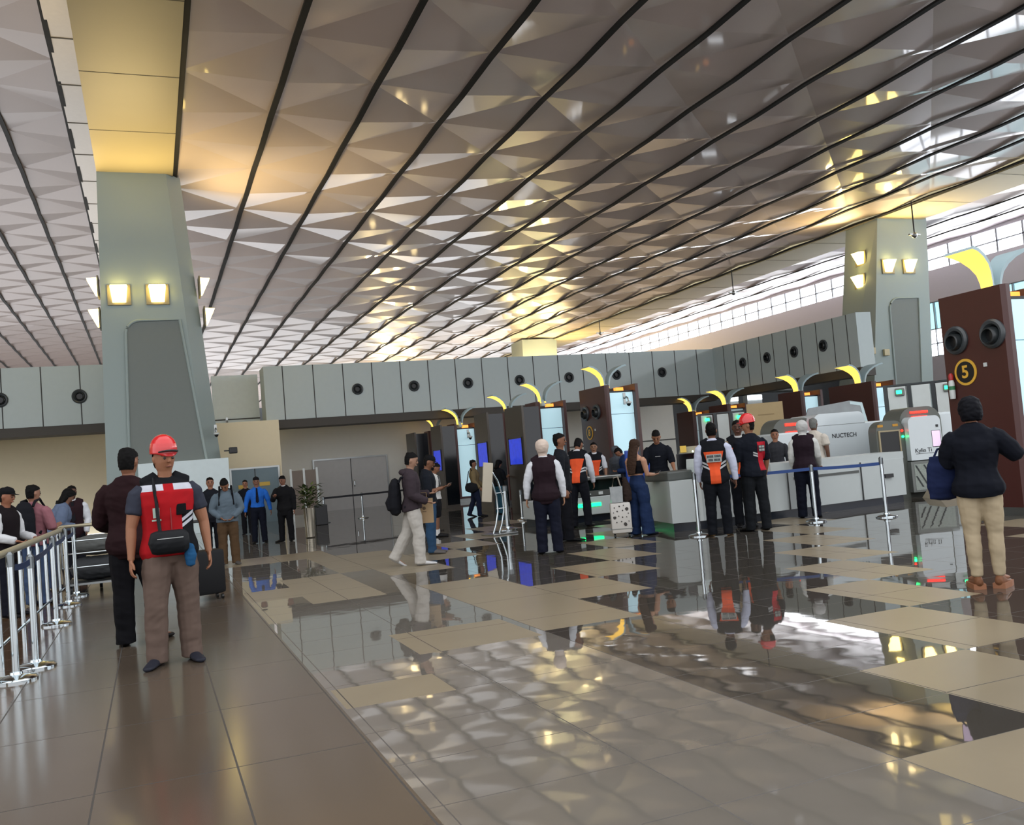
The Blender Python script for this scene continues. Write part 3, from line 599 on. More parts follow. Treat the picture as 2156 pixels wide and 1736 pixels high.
k8 = kiosk(12.0, 23.2, 1.02, 1.7, 3.3, 'tall maroon kiosk with a lit white front behind the vest crew', ('8', 1.2, 2.02), (1.35, .62), cam='dome camera on the lit kiosk with the narrow round number sign')
e = thing('fire_extinguisher', 'small red topped extinguisher can mounted on kiosk 5', 'extinguisher', (11.70, 10.93, 1.80)); MB().lathe([(.04, 0), (.045, .05), (.045, .25), (.03, .3)], (0, 0, 0), 14).build('canister', WHITEP, e, True); MB().lathe([(.035, .29), (.04, .36), (.02, .40)], (0, 0, 0), 12).build('cap', mat('red_cap', 'a02024', .4), e, True); MB().lathe([(.046, .14), (.046, .2)], (0, 0, 0), 14).build('green_band', mat('green_band', '2f7048', .5), e)
kiosk(11.05, 26.0, .98, .9, 3.13, 'maroon kiosk with blank lit panel left of the round numbered kiosk', lit=LITW)
kiosk(10.75, 28.2, .95, .9, 2.98, 'maroon kiosk half hidden behind the second dark screen pillar', lit=LITW2)
kiosk(10.7, 33.3, .95, .8, 2.96, 'maroon kiosk with camera and lit panel behind the woman in the tan jacket', lit=LITW, cam='dome camera on the kiosk behind the woman in the tan jacket')
kiosk(10.6, 36.3, .95, .7, 2.88, 'small far maroon kiosk behind the two men with phones', lit=LITW2)
kiosk(21.3, 22.95, .87, 2.05, 2.96, 'maroon kiosk left of the right column with a camera on its lit panel', lit=LITW, cam='dome camera on the kiosk left of the right column', wrot=-.05)
kiosk(21.3, 26.4, .87, 1.3, 3.0, 'maroon kiosk with bright lamp wings behind the white haired man', lit=LITW, wrot=-.05)
kiosk(21.3, 30.85, .87, 1.35, 2.92, 'maroon kiosk with a white fan panel behind the facing orange vest man', lit=LITW2, wrot=-.05)
kiosk(21.3, 33.4, .87, 1.3, 2.84, 'maroon kiosk behind the black monitor, below the fascia corner', lit=LITW2, wrot=-.05)
# screen pillars
SCR = mat('blue_screen', '2a3cc0', .3, emit=.55, ecol='2c44d8', noise_amt=.5, nscale=7)
for k, (y, w, H) in enumerate(((22.3, 1.25, 2.82), (25.0, 1.1, 2.84), (29.6, 1.15, 2.78), (32.9, 1.2, 2.72))):
    x = 9.05; t = thing('screen_pillar', ['dark free-standing screen pillar nearest the white scarf woman', 'dark screen pillar with blue screen behind the sign stand', 'dark screen pillar behind the man in the black cap', 'dark pillar behind the walking man, far end of the row'][k], 'information screen', (x, y, 0), 0, 'dark screen pillars')
    MB().box(0, 0, 0, .06, w, H).box(.06, .0, 0, .5, w, .1).build('front_panel', mat('pillar_bronze', '45403a', .3, .3), t)
    MB().box(.06, .02, .05, .5, w, H-.05).build('back_case', mat('pillar_black', '0b1016', .08), t)
    if k < 3: MB().box(-.012, w*.12, H*.46, 0, w*.85, H*.70).build('screen', SCR, t); MB().box(-.02, w*.10, H*.45, -.004, w*.12, H*.71).box(-.02, w*.85, H*.45, -.004, w*.87, H*.71).build('screen_frame', BLACK, t)
# ------------------------------------------------------------------ desk counters
CW = mat('counter_white', 'b5bcbb', .4, noise_amt=.03); PLI = mat('dark_plinth', '0b1420', .3)
ct = thing('check_in_counter', 'long white check-in counter with dark plinth along the blue belt', 'counter', (8.05, 13.55, 0))
MB().prism([(0, .0), (.5, -.12), (5.4, .35), (5.4, 1.1), (.55, 1.9), (.35, 1.7)], 'z', .14, .84).build('front_panel', CW, ct)
MB().prism([(.04, .04), (.5, -.08), (5.36, .4), (5.36, 1.05), (.6, 1.8)], 'z', 0, .14).build('plinth', PLI, ct)
MB().prism([(2.1, .05), (5.42, .36), (5.42, 1.1), (2.1, .9)], 'z', .84, .97).build('shelf_top', CW, ct)
MB().prism([(.47, -.13), (.53, -.13), (.53, -.10), (.47, -.10)], 'z', .14, .84).build('corner_trim', WHITEP, ct)
for a in (1.5, 2.45, 4.25): MB().box(a-.008, -.02+a*.095-.165, .14, a+.008, .02+a*.095-.165, .84).build('panel_joint', JOINT, ct)
MB().prism([(2.6, .075), (4.2, .225), (4.2, .26), (2.6, .11)], 'z', .655, .70).build('grip_slot', DARKG, ct)
MB().box(4.85, .265, .50, 5.05, .33, .57).build('lock', BLACK, ct)
ms = MB().box(0, 0, 0, 1.7, .62, .16, .03); cv = ms.build('tray_conveyor', DARKG, loc=(8.15, 13.75, .84)); cv.rotation_euler.z = .18; tag(cv, 'dark grey tray conveyor on the near end of the white counter', 'conveyor')
MB().box(1.05, -.006, .05, 1.25, .0, .09).box(1.4, -.006, .04, 1.52, .0, .12).build('label_plate', WHITEP, cv)
def pdx(u, d): a = (u-1078)/FPX; p = FW*d+RT*(a*d); return (p.x, p.y)
mo = thing('monitor', 'black monitor on the counter left of the orange vest man', 'monitor', pdx(1434, 17.0)+(.86,), -.5); MB().box(-.17, -.02, .1, .17, .03, .42, .01).build('screen', mat('black_glass', '07090d', .1), mo); MB().box(-.03, .0, .0, .03, .03, .12).box(-.1, -.06, 0, .1, .1, .015).build('stand', DARKG, mo)
sc = thing('scanner_console', 'low cream console with red and green lamps behind the black monitor', 'console', pdx(1445, 18.2)+(0,), -.5); MB().box(-.22, 0, 0, .22, .4, 1.28).prism([(-.22, 1.28), (.22, 1.28), (.2, 1.40), (-.16, 1.40)], 'y', .05, .4).build('body', mat('cream_plastic', '8f8c78', .5), sc)
MB().box(-.20, -.01, 1.29, -.08, .06, 1.42).build('yellow_sign', sg, sc); MB().lathe([(.02, 0), (.02, -.03)], (.17, 0, 1.34), 12, 'y').build('red_lamp', RED, sc); MB().lathe([(.016, 0), (.016, -.03)], (.04, 0, 1.30), 12, 'y').build('white_lamp', mat('white_lamp', 'ffffff', emit=4, ecol='e8ffe0'), sc)
bx = tag(MB().prism([(-.14, 0), (.12, 0), (.15, .16), (.13, .34), (-.15, .34), (-.16, .2)], 'y', 0, .25).build('paper_box', mat('white_card', 'cfdad9', .5), loc=(8.85, 13.75, .74)), 'small white box at the counter edge beside the orange vest man', 'box'); bx.location.z = .84
for k, (x, y) in enumerate(((9.6, 17.6), (10.1, 17.9))):
    ch = thing('plastic_chair', ('blue plastic chair behind the man in the black tee', 'blue plastic chair nearer the black monitor')[k], 'chair', (x, y, 0), .4, 'blue chairs behind the counter'); BL = mat('blue_plastic', '123f9a', .4)
    MB().box(-.22, -.02, .5, .22, .03, 1.42-.17*k, .02).build('backrest', BL, ch); MB().box(-.22, -.45, .45, .22, 0, .5, .02).build('seat', BL, ch)
    for a in (-.19, .19):
        for b_ in (-.42, -.03): MB().tube([(a, b_, 0), (a, b_, .46)], .015, 8).build('leg', STEEL, ch)
# tray machine with green light
tm = thing('tray_return_machine', 'dark glass tray return unit with a glowing green light', 'scanner', (7.35, 17.6, 0))
MB().box(0, 0, .14, 1.85, .9, .52, .02).build('lower_panel', CW, tm); MB().box(.05, .06, 0, 1.8, .85, .14).build('plinth', PLI, tm); MB().box(.45, .02, .52, 1.85, .9, .86).build('glass_bay', mat('green_black_glass', '0d1a1a', .08), tm)
MB().box(.3, -.10, .86, 1.9, .95, .93, .015).build('top_rail', STEEL, tm); g = MB().box(.85, -.02, .31, 1.42, .0, .385, .009).build('green_light', mat('green_bar', '10ff80', emit=3, ecol='14f080'), tm); MB().box(.5, -.01, .53, 1.8, .02, .64).build('tray', DARKG, tm)
MB().box(1.05, -.016, .56, 1.2, -.008, .585).box(1.38, -.016, .55, 1.48, -.008, .61).build('label_plate', WHITEP, tm)
# baggage scanners
def arch(mb, x0, x1, y0, y1, z0, z1, r, n=8):
    P = [(x0, z0), (x1, z0)]+[(x1-r+r*math.cos(PI/2*k/n), z1-r+r*math.sin(PI/2*k/n)) for k in range(n+1)]+[(x0+r+r*math.cos(PI/2+PI/2*k/n), z1-r+r*math.sin(PI/2+PI/2*k/n)) for k in range(n+1)]
    return mb.prism(P, 'y', y0, y1)
HOODW = mat('scanner_white', 'c3cccf', .22, coat=.5, noise_amt=.02); COLLAR = mat('scanner_collar', '565a54', .4)
s1 = thing('baggage_scanner', 'white baggage scanner with grey collars at the end of the counter', 'x-ray scanner', (13.72, 14.78, 0), -.22)
arch(MB(), -.04, .58, 0, .3, .0, 1.58, .22).build('entry_collar', COLLAR, s1, True)
MB().box(.03, -.02, .86, .44, .01, 1.36).build('entry_opening', BLACK, s1); MB().box(.0, -.03, .84, .03, .0, 1.39).box(.03, -.03, 1.36, .44, .0, 1.39).box(.44, -.03, .84, .47, .0, 1.39).build('opening_frame', mat('tan_frame', '9c8f72', .5), s1)
arch(MB(), .59, 1.30, -.14, .5, .74, 1.62, .12).build('hood', HOODW, s1, True)
arch(MB(), .56, 1.48, .1, .75, .0, 1.82, .30).build('exit_collar', COLLAR, s1, True)
MB().box(1.3, .2, .7, 2.0, 1.0, 1.68, .05).build('rear_hood', HOODW, s1)
MB().box(.80, .08, 1.69, 1.20, .101, 1.735, .008).build('red_light', RED, s1); MB().box(.80, .0, 1.622, 1.12, .06, 1.632).build('red_strip', RED, s1)
MB().lathe([(.022, 0), (.022, -.03)], (.52, 0, 1.36), 12, 'y').build('red_lamp', RED, s1); MB().lathe([(.022, 0), (.022, -.03)], (.53, 0, 1.24), 12, 'y').build('green_lamp', GREEN, s1)
for q in (.0, .33): MB().box(q, -.006, 1.46, q+.12, .0, 1.51).build('warning_sticker', mat('amber_sticker', 'b8862a', .5), s1)
MB().box(1.19, -.15, 1.38, 1.24, -.13, 1.43).build('latch', BLACK, s1)
text('lettering', 'Kylin Ti', .12, mat('dark_print', '15181c', .5), s1, (.87, -.144, .93), (PI/2, 0, 0), .002); MB().box(.70, -.145, .865, 1.1, -.140, .872).build('print_line', MATS['dark_print'], s1)
lp = MB().box(.58, -.12, .10, 1.5, .3, .72).build('lower_panel', GREYP, s1)
gm = MB().box(.64, -.125, .14, 1.44, -.118, .66).build('grille', mat('grille_speckle', '8b938c', .5, noise_amt=.45, nscale=60), lp)
for a_, h_ in ((.66, .64), (.84, .64), (1.02, .64), (.66, .42)): MB().prism([(a_, h_), (a_+.03, h_), (a_+.03+(h_-.2)*.55, .2), (a_+(h_-.2)*.55, .2)], 'y', -.132, -.125).build('grille_bar', mat('dark_bar', '23272a', .5), lp)
ramp = tag(MB().prism([(0, 0), (1.25, 0), (1.2, .10), (.12, .16)], 'y', 0, .8).build('entry_ramp', mat('beige_ramp', '9c917d', .5), loc=(13.95, 13.6, 0)), 'low beige ramp on the floor in front of the scanner', 'ramp'); ramp.rotation_euler.z = -.4
s2 = thing('baggage_scanner', 'long white scanner with lettering behind the white haired man', 'x-ray scanner', (12.42, 16.4, 0), -.12)
MB().box(0, 0, .3, 1.0, 1.0, 1.52, .04).build('entry_hood', HOODW, s2); arch(MB(), .95, 2.2, -.05, 1.0, .3, 1.86, .16).build('main_hood', HOODW, s2, True); MB().box(2.15, 0, .3, 3.1, 1.0, 1.62, .03).build('exit_hood', HOODW, s2)
arch(MB(), .12, 1.15, .25, .8, .6, 1.82, .30).build('collar', COLLAR, s2, True); MB().box(.42, .23, 1.66, .84, .251, 1.72, .008).build('red_light', RED, s2); MB().box(.42, .2, 1.525, .8, .24, 1.54).build('red_strip', RED, s2)
MB().box(.0, .1, 0, 3.1, .9, .3).build('base', PLI, s2)
text('lettering', 'NUCTECH', .13, MATS['dark_print'], s2, (1.66, -.056, 1.36), (PI/2, 0, 0), .002)
MB().lathe([(.03, 0), (.03, -.02)], (1.08, -.05, 1.28), 12, 'y').build('bolt', BLACK, s2); MB().lathe([(.03, 0), (.03, -.02)], (2.45, 0, 1.24), 12, 'y').build('bolt', BLACK, s2)
MB().box(.95, -.054, 1.60, 2.2, -.05, 1.607).build('hood_seam', GREYP, s2)
s3 = thing('glass_canopy_scanner', 'grey glass canopy scanner behind the long white scanner', 'x-ray scanner', pdx(1690, 22)+(0,), -.66); s3.scale = (.67, .8, .97)
GL = mat('smoky_glass', '6c7476', .08, spec=.8, coat=.5, noise_amt=.3, nscale=3)
MB().prism([(0, 1.85), (.15, 2.12), (1.55, 2.22), (1.95, 2.15), (2.1, 1.5), (1.9, 1.5), (1.75, 1.95), (.1, 1.8)], 'y', 0, .9).build('canopy', GL, s3); MB().box(.05, .1, 0, 2.1, .9, 1.5).build('body', GREYP, s3)
MB().prism([(1.55, 2.2), (1.95, 2.15), (2.12, 1.5), (2.02, 1.5), (1.88, 2.08), (1.55, 2.13)], 'y', -.02, .9).build('glass_edge', mat('pale_glass', 'b8cdd0', .1), s3)
# automatic gates
def gates(x, y, rz, H, w, n, who):
    for k in range(n):
        c, s_ = math.cos(rz), math.sin(rz); t = thing('automatic_gate', '%s white gate panel %s' % (['left', 'middle', 'right'][k], who), 'gate', (x+c*w*k, y+s_*w*k, 0), rz, 'white automatic gates')
        MB().box(0, 0, 0, .09, .5, H+.02).box(.09, .05, H-.02, w, .5, H+.02).build('dark_frame', mat('gate_frame', '1d2629', .3), t); MB().box(.10, -.02, .1, w-.03, .4, H-.04, .01).build('panel', WHITEP, t)
        if k != 1: MB().box(.26, -.07, H-.27, w-.06, -.02, H-.08, .03).build('lamp_housing', GREYP, t); MB().box(w-.24, -.08, H-.21, w-.12, -.069, H-.13, .006).build('green_light', GREEN, t)
gates(*pdx(1860, 22.5), -.78, 2.45, .53, 3, 'between the right column and kiosk 5')
gates(*pdx(1466, 27.5), -.59, 2.3, .46, 3, 'above the heads of the orange vest men')
pb = tag(MB().box(0, 0, 0, 1.0, .06, 2.45).build('partition_board', mat('tan_board', 'b09a70', .6), loc=pdx(1570, 26.5)+(0,)), 'tan board partition behind the red helmet man at the counter', 'partition'); pb.rotation_euler.z = -.62
MB().box(.3, -.006, 2.1, .75, 0, 2.13).build('faint_print', mat('faint_print', '947f58', .6), pb)
for k, (u, w) in enumerate(((1590, 1.0), (1552, .6))):
    p = at(u, 1000); r = ray(u, 850); q = CP+r*(44/r.y); st = tag(MB().box(0, 0, 0, w, .4, 4.0).build('wall_pier', WHITEP, loc=(q.x-.5, 44, 0)), ('white pier lit from above behind the tan board', 'white pier behind the kiosk with the fan panel')[k], 'pier')
    MB().box(.02, -.05, 3.7, w-.02, .0, 3.95).build('downlight', mat('cool_downlight', 'ffffff', emit=3, ecol='f0f6ff'), st)
pp = thing('ceiling_pipe', 'dark pipes running under the right fascia', 'pipe', (0, 0, 0)); MB().tube([(24, 40, 4.7), (30, 38, 4.7), (36, 44, 4.7)], .12).build('pipe', DARKG, pp); MB().tube([(24, 42, 4.2), (36, 45.5, 4.2)], .09).build('pipe', DARKG, pp)
# ------------------------------------------------------------------ stanchions, rails, signs
BELT = mat('blue_belt', '1c3f7a', .6); BELTK = mat('black_belt', '12141a', .6)
def stanchion(x, y, label, H=.95, grp=None, r=.03, br=.17):
    t = thing('stanchion', label, 'barrier post', (x, y, 0), 0, grp)
    MB().lathe([(br, 0), (br, .015), (br*.9, .03), (.05, .05), (.045, .07)], (0, 0, 0), 24).build('base', CHROME, t, True)
    MB().lathe([(r, .05), (r, H-.1)], (0, 0, 0), 14).build('pole', CHROME, t, True); MB().lathe([(r*1.15, H-.1), (r*1.15, H), (r*.5, H+.02)], (0, 0, 0), 14).build('belt_head', mat('head_steel', '7d8386', .3, 1), t, True)
    return t
def belt(a, b, z, label, m, sag=.03, h=.05):
    mb = MB(); n = 8; vs = []
    for i in range(n+1):
        k = i/n; p = Vector(a).lerp(Vector(b), k); zz = z-sag*4*k*(1-k); vs.append((p.x, p.y, zz))
    d = (Vector(b)-Vector(a)).normalized(); nx, ny = -d.y*.004, d.x*.004
    for (p, q) in zip(vs, vs[1:]):
        A = [(p[0]+nx, p[1]+ny, p[2]-h/2), (q[0]+nx, q[1]+ny, q[2]-h/2), (q[0]+nx, q[1]+ny, q[2]+h/2), (p[0]+nx, p[1]+ny, p[2]+h/2)]; B = [(c[0]-2*nx, c[1]-2*ny, c[2]) for c in A]
        mb.quad(*A); mb.quad(*B[::-1]); mb.quad(A[3], A[2], B[2], B[3]); mb.quad(A[0], B[0], B[1], A[1])
    return tag(mb.build('barrier_belt', m), label, 'barrier belt')
G = 'chrome posts by the counter'
stanchion(7.88, 12.5, 'chrome post left of the man with the orange vest back', .98, G); stanchion(10.09, 12.45, 'chrome post carrying the blue belt in front of the long counter', .92, G); stanchion(11.03, 11.88, 'chrome post with belt in front of the scanner screen', .96, G)
belt((10.09, 12.45), (11.03, 11.88), .87, 'blue belt stretched between the two right chrome posts', BELT, .01); belt((8.4, 12.95), (10.06, 12.45), .87, 'blue belt running behind the red helmet man at the counter', BELT, .01)

G = 'posts with the black belt'
stanchion(4.8, 28.3, 'chrome post at the left end of the black belt by the plant', .78, G); stanchion(6.1, 28.9, 'chrome post under the middle of the black belt by the far doors', .78, G); belt((4.8, 28.3), (9.0, 29.9), .74, 'black belt stretched before the pale double doors', BELTK, .0, .06)
G = 'chrome posts along the left rail'
LP = [(-1.09, 8.45), (-1.0, 8.95), (-1.08, 11.7), (-1.1, 13.6), (-1.08, 14.7)]
for k, (x, y) in enumerate(LP): stanchion(x, y, 'chrome stanchion along the left walkway edge, %s from the camera' % ordinal(k), (1.0, .94, .98, 1.0, .98)[k], G, .028, .16)
for k in range(4): belt(LP[k]+(0,), LP[k+1]+(0,), .90, 'blue belt on the left posts, %s span from the camera' % ordinal(k), mat('navy_belt', '1a2a4a', .6), .02)
rl = thing('barrier_railing', 'chrome railing with a beige handrail along the left edge', 'railing', (0, 0, 0)); BR = mat('beige_rail', 'a39b82', .35, .4)
MB().tube([(-1.32, 8.1, .02), (-1.32, 8.15, .85), (-1.28, 8.4, .96), (-1.22, 9.2, .98), (-1.18, 14.3, .98)], .032, 12).build('handrail', BR, rl, True)
for k in range(9): MB().lathe([(.022, 0), (.022, .97)], (-1.30+.008*k, 8.5+.7*k, 0), 10).build('post', CHROME, rl, True)
for z in (.18,): MB().tube([(-1.31, 8.2, z), (-1.2, 14.3, z)], .014, 8).build('lower_rail', CHROME, rl)
for j_, (x, y) in enumerate(((-.80, 15.0), (-2.6, 12.6))):
    tr = thing('baggage_trolley', ('steel baggage trolley loaded with grey bags behind the left posts', 'steel baggage trolley among the people at the left edge')[j_], 'trolley', (x, y, 0), (.0, 1.2)[j_], 'baggage trolleys')
    MB().tube([(-.5, -.25, .98), (-.45, -.30, 1.0), (.45, -.30, 1.0), (.5, -.25, .98)], .025, 10).build('handle_bar', BR, tr, True)
    for s in (-.45, .45): MB().tube([(s, -.28, 1.0), (s, -.22, .4), (s, -.1, .14), (s*.8, .7, .12)], .018, 8).build('side_frame', CHROME, tr, True)
    MB().box(-.42, -.2, .14, .42, .7, .17).build('deck', STEEL, tr)
    for z in (.4, .6, .78): MB().tube([(-.45, -.24, z), (.45, -.24, z)], .011, 8).build('cross_bar', CHROME, tr)
    for sx in (-.36, .36): MB().lathe([(.075, -.02), (.075, .02)], (sx, -.12, .075), 14, 'x').build('wheel', BLACK, tr); 
    MB().lathe([(.075, -.02), (.075, .02)], (0, .62, .075), 14, 'x').build('wheel', BLACK, tr)
for k, (c2, w, z0, z1) in enumerate((('3b3d3f', .33, .17, .52), ('595b59', .28, .53, .83))):
    bm = bmesh.new(); ptube(bm, [(Vector((-w, 0, (z0+z1)/2)), .2, (z1-z0)/2*.8), (Vector((-w*.5, 0, (z0+z1)/2)), .24, (z1-z0)/2), (Vector((w*.5, 0, (z0+z1)/2)), .24, (z1-z0)/2), (Vector((w, 0, (z0+z1)/2)), .2, (z1-z0)/2*.8)], (0, 1, 0), 14)
    me = remesh(bm, 'duffel_bag', .012, 4, .01, 9); o = mobj(me, 'duffel_bag', cloth('bag'+c2, c2), None); o.location = (-.80, 15.25, 0); tag(o, ('dark grey soft bag low on the left baggage trolley', 'lighter grey soft bag on top of the dark one on the trolley')[k], 'bag')
# sign stand
sp = Vector((6.12, 17.0, 0)); ss = thing('sign_stand', 'tilted pale sign board on a curved chrome double rail stand', 'sign stand', sp, .25)
for s in (-.07, .07): MB().tube([(-.05+s, 0, 1.28), (.10+s, 0, 1.05), (.19+s, 0, .75), (.20+s, 0, .45), (.13+s, 0, .2), (.05+s, 0, .03)], .018, 10).build('rail', CHROME, ss, True)
MB().box(-.16, -.22, 0, .42, .22, .03, .008).build('base_plate', STEEL, ss); bd = MB().box(-.11, -.03, .66, .11, .0, 1.42, .006).build('sign_board', mat('pale_sign', 'b7ae9c', .4), ss); bd.rotation_euler.y = .14; bd.location = (-.22, 0, 0)
for z in (.5, .8): MB().tube([(.1, 0, z), (.3, 0, z)], .01, 6).build('tie_bar', CHROME, ss)
cb = thing('tube_barrier', 'small chrome tube barrier beside the woman in teal trousers', 'barrier', (8.9, 21.2, 0)); MB().tube([(0, 0, 0), (0, 0, .8), (.05, 0, .85), (.55, .1, .85), (.6, .1, .8), (.6, .1, 0)], .025, 10).build('frame', CHROME, cb, True)
stanchion(6.75, 17.9, 'thick chrome post beside the white scarf woman', .9, None, .045, .2)
stanchion(8.0, 20.2, 'low chrome frame post behind the white scarf woman', .7, None, .03, .14)
# display stand behind plant
ds = thing('display_partition', 'brown panel partition with three white posts behind the plant', 'partition', pdx(602, 30.5)+(0,), -.1); 
for k in range(3): MB().box(k*.42, 0, 0, k*.42+.07, .1, 1.72).build('post', WHITEP, ds)
for k in range(2): MB().box(k*.42+.07, .03, .2, k*.42+.42, .07, 1.66).build('panel', mat('taupe_panel', '6b5f54', .5), ds)
bb = tag(MB().box(0, 0, 0, .34, .3, .58, .02).build('black_bin', BLACK, loc=pdx(651, 27)+(0,)), 'black bin beside the silver planter', 'bin'); MB().box(.04, .04, .57, .30, .26, .60).build('lid', DARKG, bb)
# plant
pl = thing('potted_plant', 'leafy green plant in a tall silver planter by the black suited man', 'plant', pdx(637, 21.9)+(0,))
MB().lathe([(.10, 0), (.12, .02), (.125, .35), (.14, .68), (.145, .7), (.13, .7)], (0, 0, 0), 20).build('planter', mat('silver_planter', 'a69f90', .2, .8), pl, True)
lf = MB(); rn = random.Random(3)
for k in range(150):
    a = rn.random()*2*PI; r = rn.uniform(.02, .26); z = .72+rn.random()*.52; c = Vector((r*math.cos(a), r*math.sin(a), z)); d = Vector((math.cos(a), math.sin(a), rn.uniform(-.4, .9))).normalized(); s = d.cross(Vector((0, 0, 1))).normalized(); L = rn.uniform(.12, .22); w = L*.22; u = s.cross(d)
    q = [c, c+d*L*.4+s*w, c+d*L-u*.02, c+d*L*.4-s*w]; lf.quad(*q); lf.quad(*[p-u*.004 for p in q][::-1])
lf.build('foliage', mat('leaf_green', '41542a', .5, noise_amt=.4, nscale=12), pl); sm = MB()
for k in range(6): a = k*1.05; sm.tube([(.02*math.cos(a), .02*math.sin(a), .66), (.08*math.cos(a), .08*math.sin(a), .95), (.15*math.cos(a), .15*math.sin(a), 1.15)], .008, 6)
sm.build('stems', mat('stem_green', '4a4a2a', .6), pl)
# ------------------------------------------------------------------ the crowd
def pd(u, d):
    a = (u-1078)/FPX/math.cos(PHI)*1.0; p = FW*d+RT*(a*d*math.cos(PHI)); return (p.x, p.y)
def fa(u, v): p = at(u, v); return (p.x, p.y)
FWD = ((.12, .12, -1), (-.22, .85, .22)); HOLD = ((.12, .05, -1), (-.25, .9, .1))
STAND = ((.03, 0, -1), (0, -.02, -1), 8)
def vest_orange(H):
    z0 = .745*H; P = []
    cuts = [((0, 0, z0), (0, 0, 1)), ((0, 0, .60*H), (0, 0, 1)), ((0, 0, 0), (0, 1, 0))]
    for s in (1, -1):
        cuts.append(((s*.080*H, 0, .72*H), Vector((s*.15, 0, -.040)).normalized())); cuts.append(((s*.045*H, 0, .60*H), (1, 0, 0)))
        for q in (.560, .578, .590, .608): cuts.append(((0, 0, q*H), Vector((-s*.55, 0, 1)).normalized()))
    def fn(c, n):
        x, z = abs(c.x)/H, c.z/H
        w = .080+(z-.72)*.2667 if z > .60 else .045
        if z < .745 and x < w: return 1
        s = z-.55*x
        if z < .72 and (.560 < s < .578 or .590 < s < .608): return 2
        return 0
    return cuts, fn
def vest_red(H):
    cuts = [((0, 0, .812*H), (0, 0, 1)), ((0, 0, .782*H), (0, 0, 1)), ((0, 0, .685*H), (0, 0, 1)), ((-.05*H, 0, 0), (1, 0, 0)), ((-.022*H, 0, 0), (1, 0, 0)), ((.022*H, 0, 0), (1, 0, 0)), ((0, 0, 0), (0, 1, 0))]
    for q in (.578, .594, .604, .620): cuts.append(((0, 0, q*H), Vector((.62, 0, 1)).normalized()))
    def fn(c, n):
        x, z = c.x/H, c.z/H
        if c.y < 0: return 0
        if z > .812: return 0
        if z > .782: return 2 if abs(x) > .022 else 1
        if z > .685 or x > -.05: return 1
        s = z+.62*x
        return 2 if (.578 < s < .594 or .604 < s < .620) else 0
    return cuts, fn
def top_redback(H):
    cuts = [((0, -.01, 0), (0, 1, 0)), ((0, 0, .53*H), (0, 0, 1)), ((.025*H, 0, 0), (1, 0, 0)), ((0, 0, .78*H), (0, 0, 1)), ((-.02*H, 0, 0), (1, 0, 0)), ((.115*H, 0, 0), (1, 0, 0))]
    for q in (.655, .668, .676, .689): cuts.append(((0, 0, q*H), Vector((.35, 0, 1)).normalized()))
    def fn(c, n):
        x, z = c.x/H, c.z/H
        if c.y > -.01: return 0
        if .025 < x < .115 and .53 < z < .78: return 1
        s = z+.35*x
        if -.02 < x < .025 and (.655 < s < .668 or .676 < s < .689): return 2
        return 0
    return cuts, fn
def backpack(root, H, label, c='14151a', MU=None, yb=-.20, zc=.70):
    bm = bmesh.new(); h = .25
    ptube(bm, [(Vector((0, 0, -h)), .12, .07), (Vector((0, -.02, -h*.6)), .155, .105), (Vector((0, -.01, .02)), .155, .10), (Vector((0, 0, h*.7)), .13, .08), (Vector((0, .01, h)), .08, .05)], n=16)
    ptube(bm, [(Vector((0, -.10, -h*.75)), .11, .03), (Vector((0, -.12, -h*.3)), .11, .035), (Vector((0, -.10, -.02)), .10, .025)], n=12)
    me = remesh(bm, 'backpack', .010, 4, .005, 9); o = mobj(me, 'backpack', cloth('pack'+c, c), None)
    p = wpos(root, (MU or Matrix.Identity(4)) @ Vector((0, yb, zc*H))); o.location = p; o.rotation_euler.z = root.rotation_euler.z; tag(o, label, 'bag')
    sm = MB()
    for s in (-1, 1): sm.tube([(s*.09, .06, .2), (s*.10, .10, .27), (s*.10, .20, .29), (s*.11, .31, .16), (s*.12, .29, -.02), (s*.13, .12, -.17)], .018, 8)
    sm.build('shoulder_strap', MATS['cloth_pack'+c], o, True); return o
def phone(p, rz, label, tilt=.6, lit=True):
    o = MB().box(-.037, -.005, -.075, .037, .005, .075, .004).build('phone', BLACK, loc=p); o.rotation_euler = (tilt, 0, rz); tag(o, label, 'phone')
    MB().box(-.033, -.007, -.07, .033, -.004, .07).build('phone_screen', mat('phone_screen', 'd9c0d8', .2, emit=.5, ecol='e0c8e4') if lit else mat('phone_dark', '15181c', .1), o); return o
# -- two men on the walkway
H = 1.80
r, MU, MH, A, J = person('p', 'person in a red hard hat and red safety vest standing on the walkway', fa(372, 1393), 171, H, 1.16, head=(-14, 4), lean=-.02, sk='8f6249', hat='helmet', vox=.006,
    L=((.26, .0, -1), (.06, .16, -1)), R=((.24, .02, -1), (.08, .14, -1)), legR=((.10, .09, -1), (.03, -.06, -1), 28), legL=((.07, -.03, -1), (.02, -.04, -1), 6),
    top=dict(c='2f323d', sleeve='short', hem=.52, fit=.014, sk=1.12), vest=dict(c='101216', cs=['9c141b', 'b4b7c0'], paint=vest_red, hem=.475, off=.030), bottom=dict(c='5f5048', kind='loose', waist=.56), shoe='23252e')
vf = lambda x, z: .064*H*1.16+.034+.004
pk = MB().box(-.125, .145, 1.20, -.045, .16, 1.29, .006); pk.bm.transform(MU); pk.build('chest_pocket', cloth('pocket', '0c0c0f'), r)
idc = MB().box(.085, .150, 1.19, .135, .158, 1.27).box(.075, .150, 1.165, .145, .16, 1.178); idc.bm.transform(MU); idc.build('identity_card', mat('card_green', '93a79b', .4), r)
zp = MB().box(-.004, .158, .88, .004, .166, 1.27); zp.bm.transform(MU); zp.build('zip', mat('zip_red', '7c1218', .5), r)
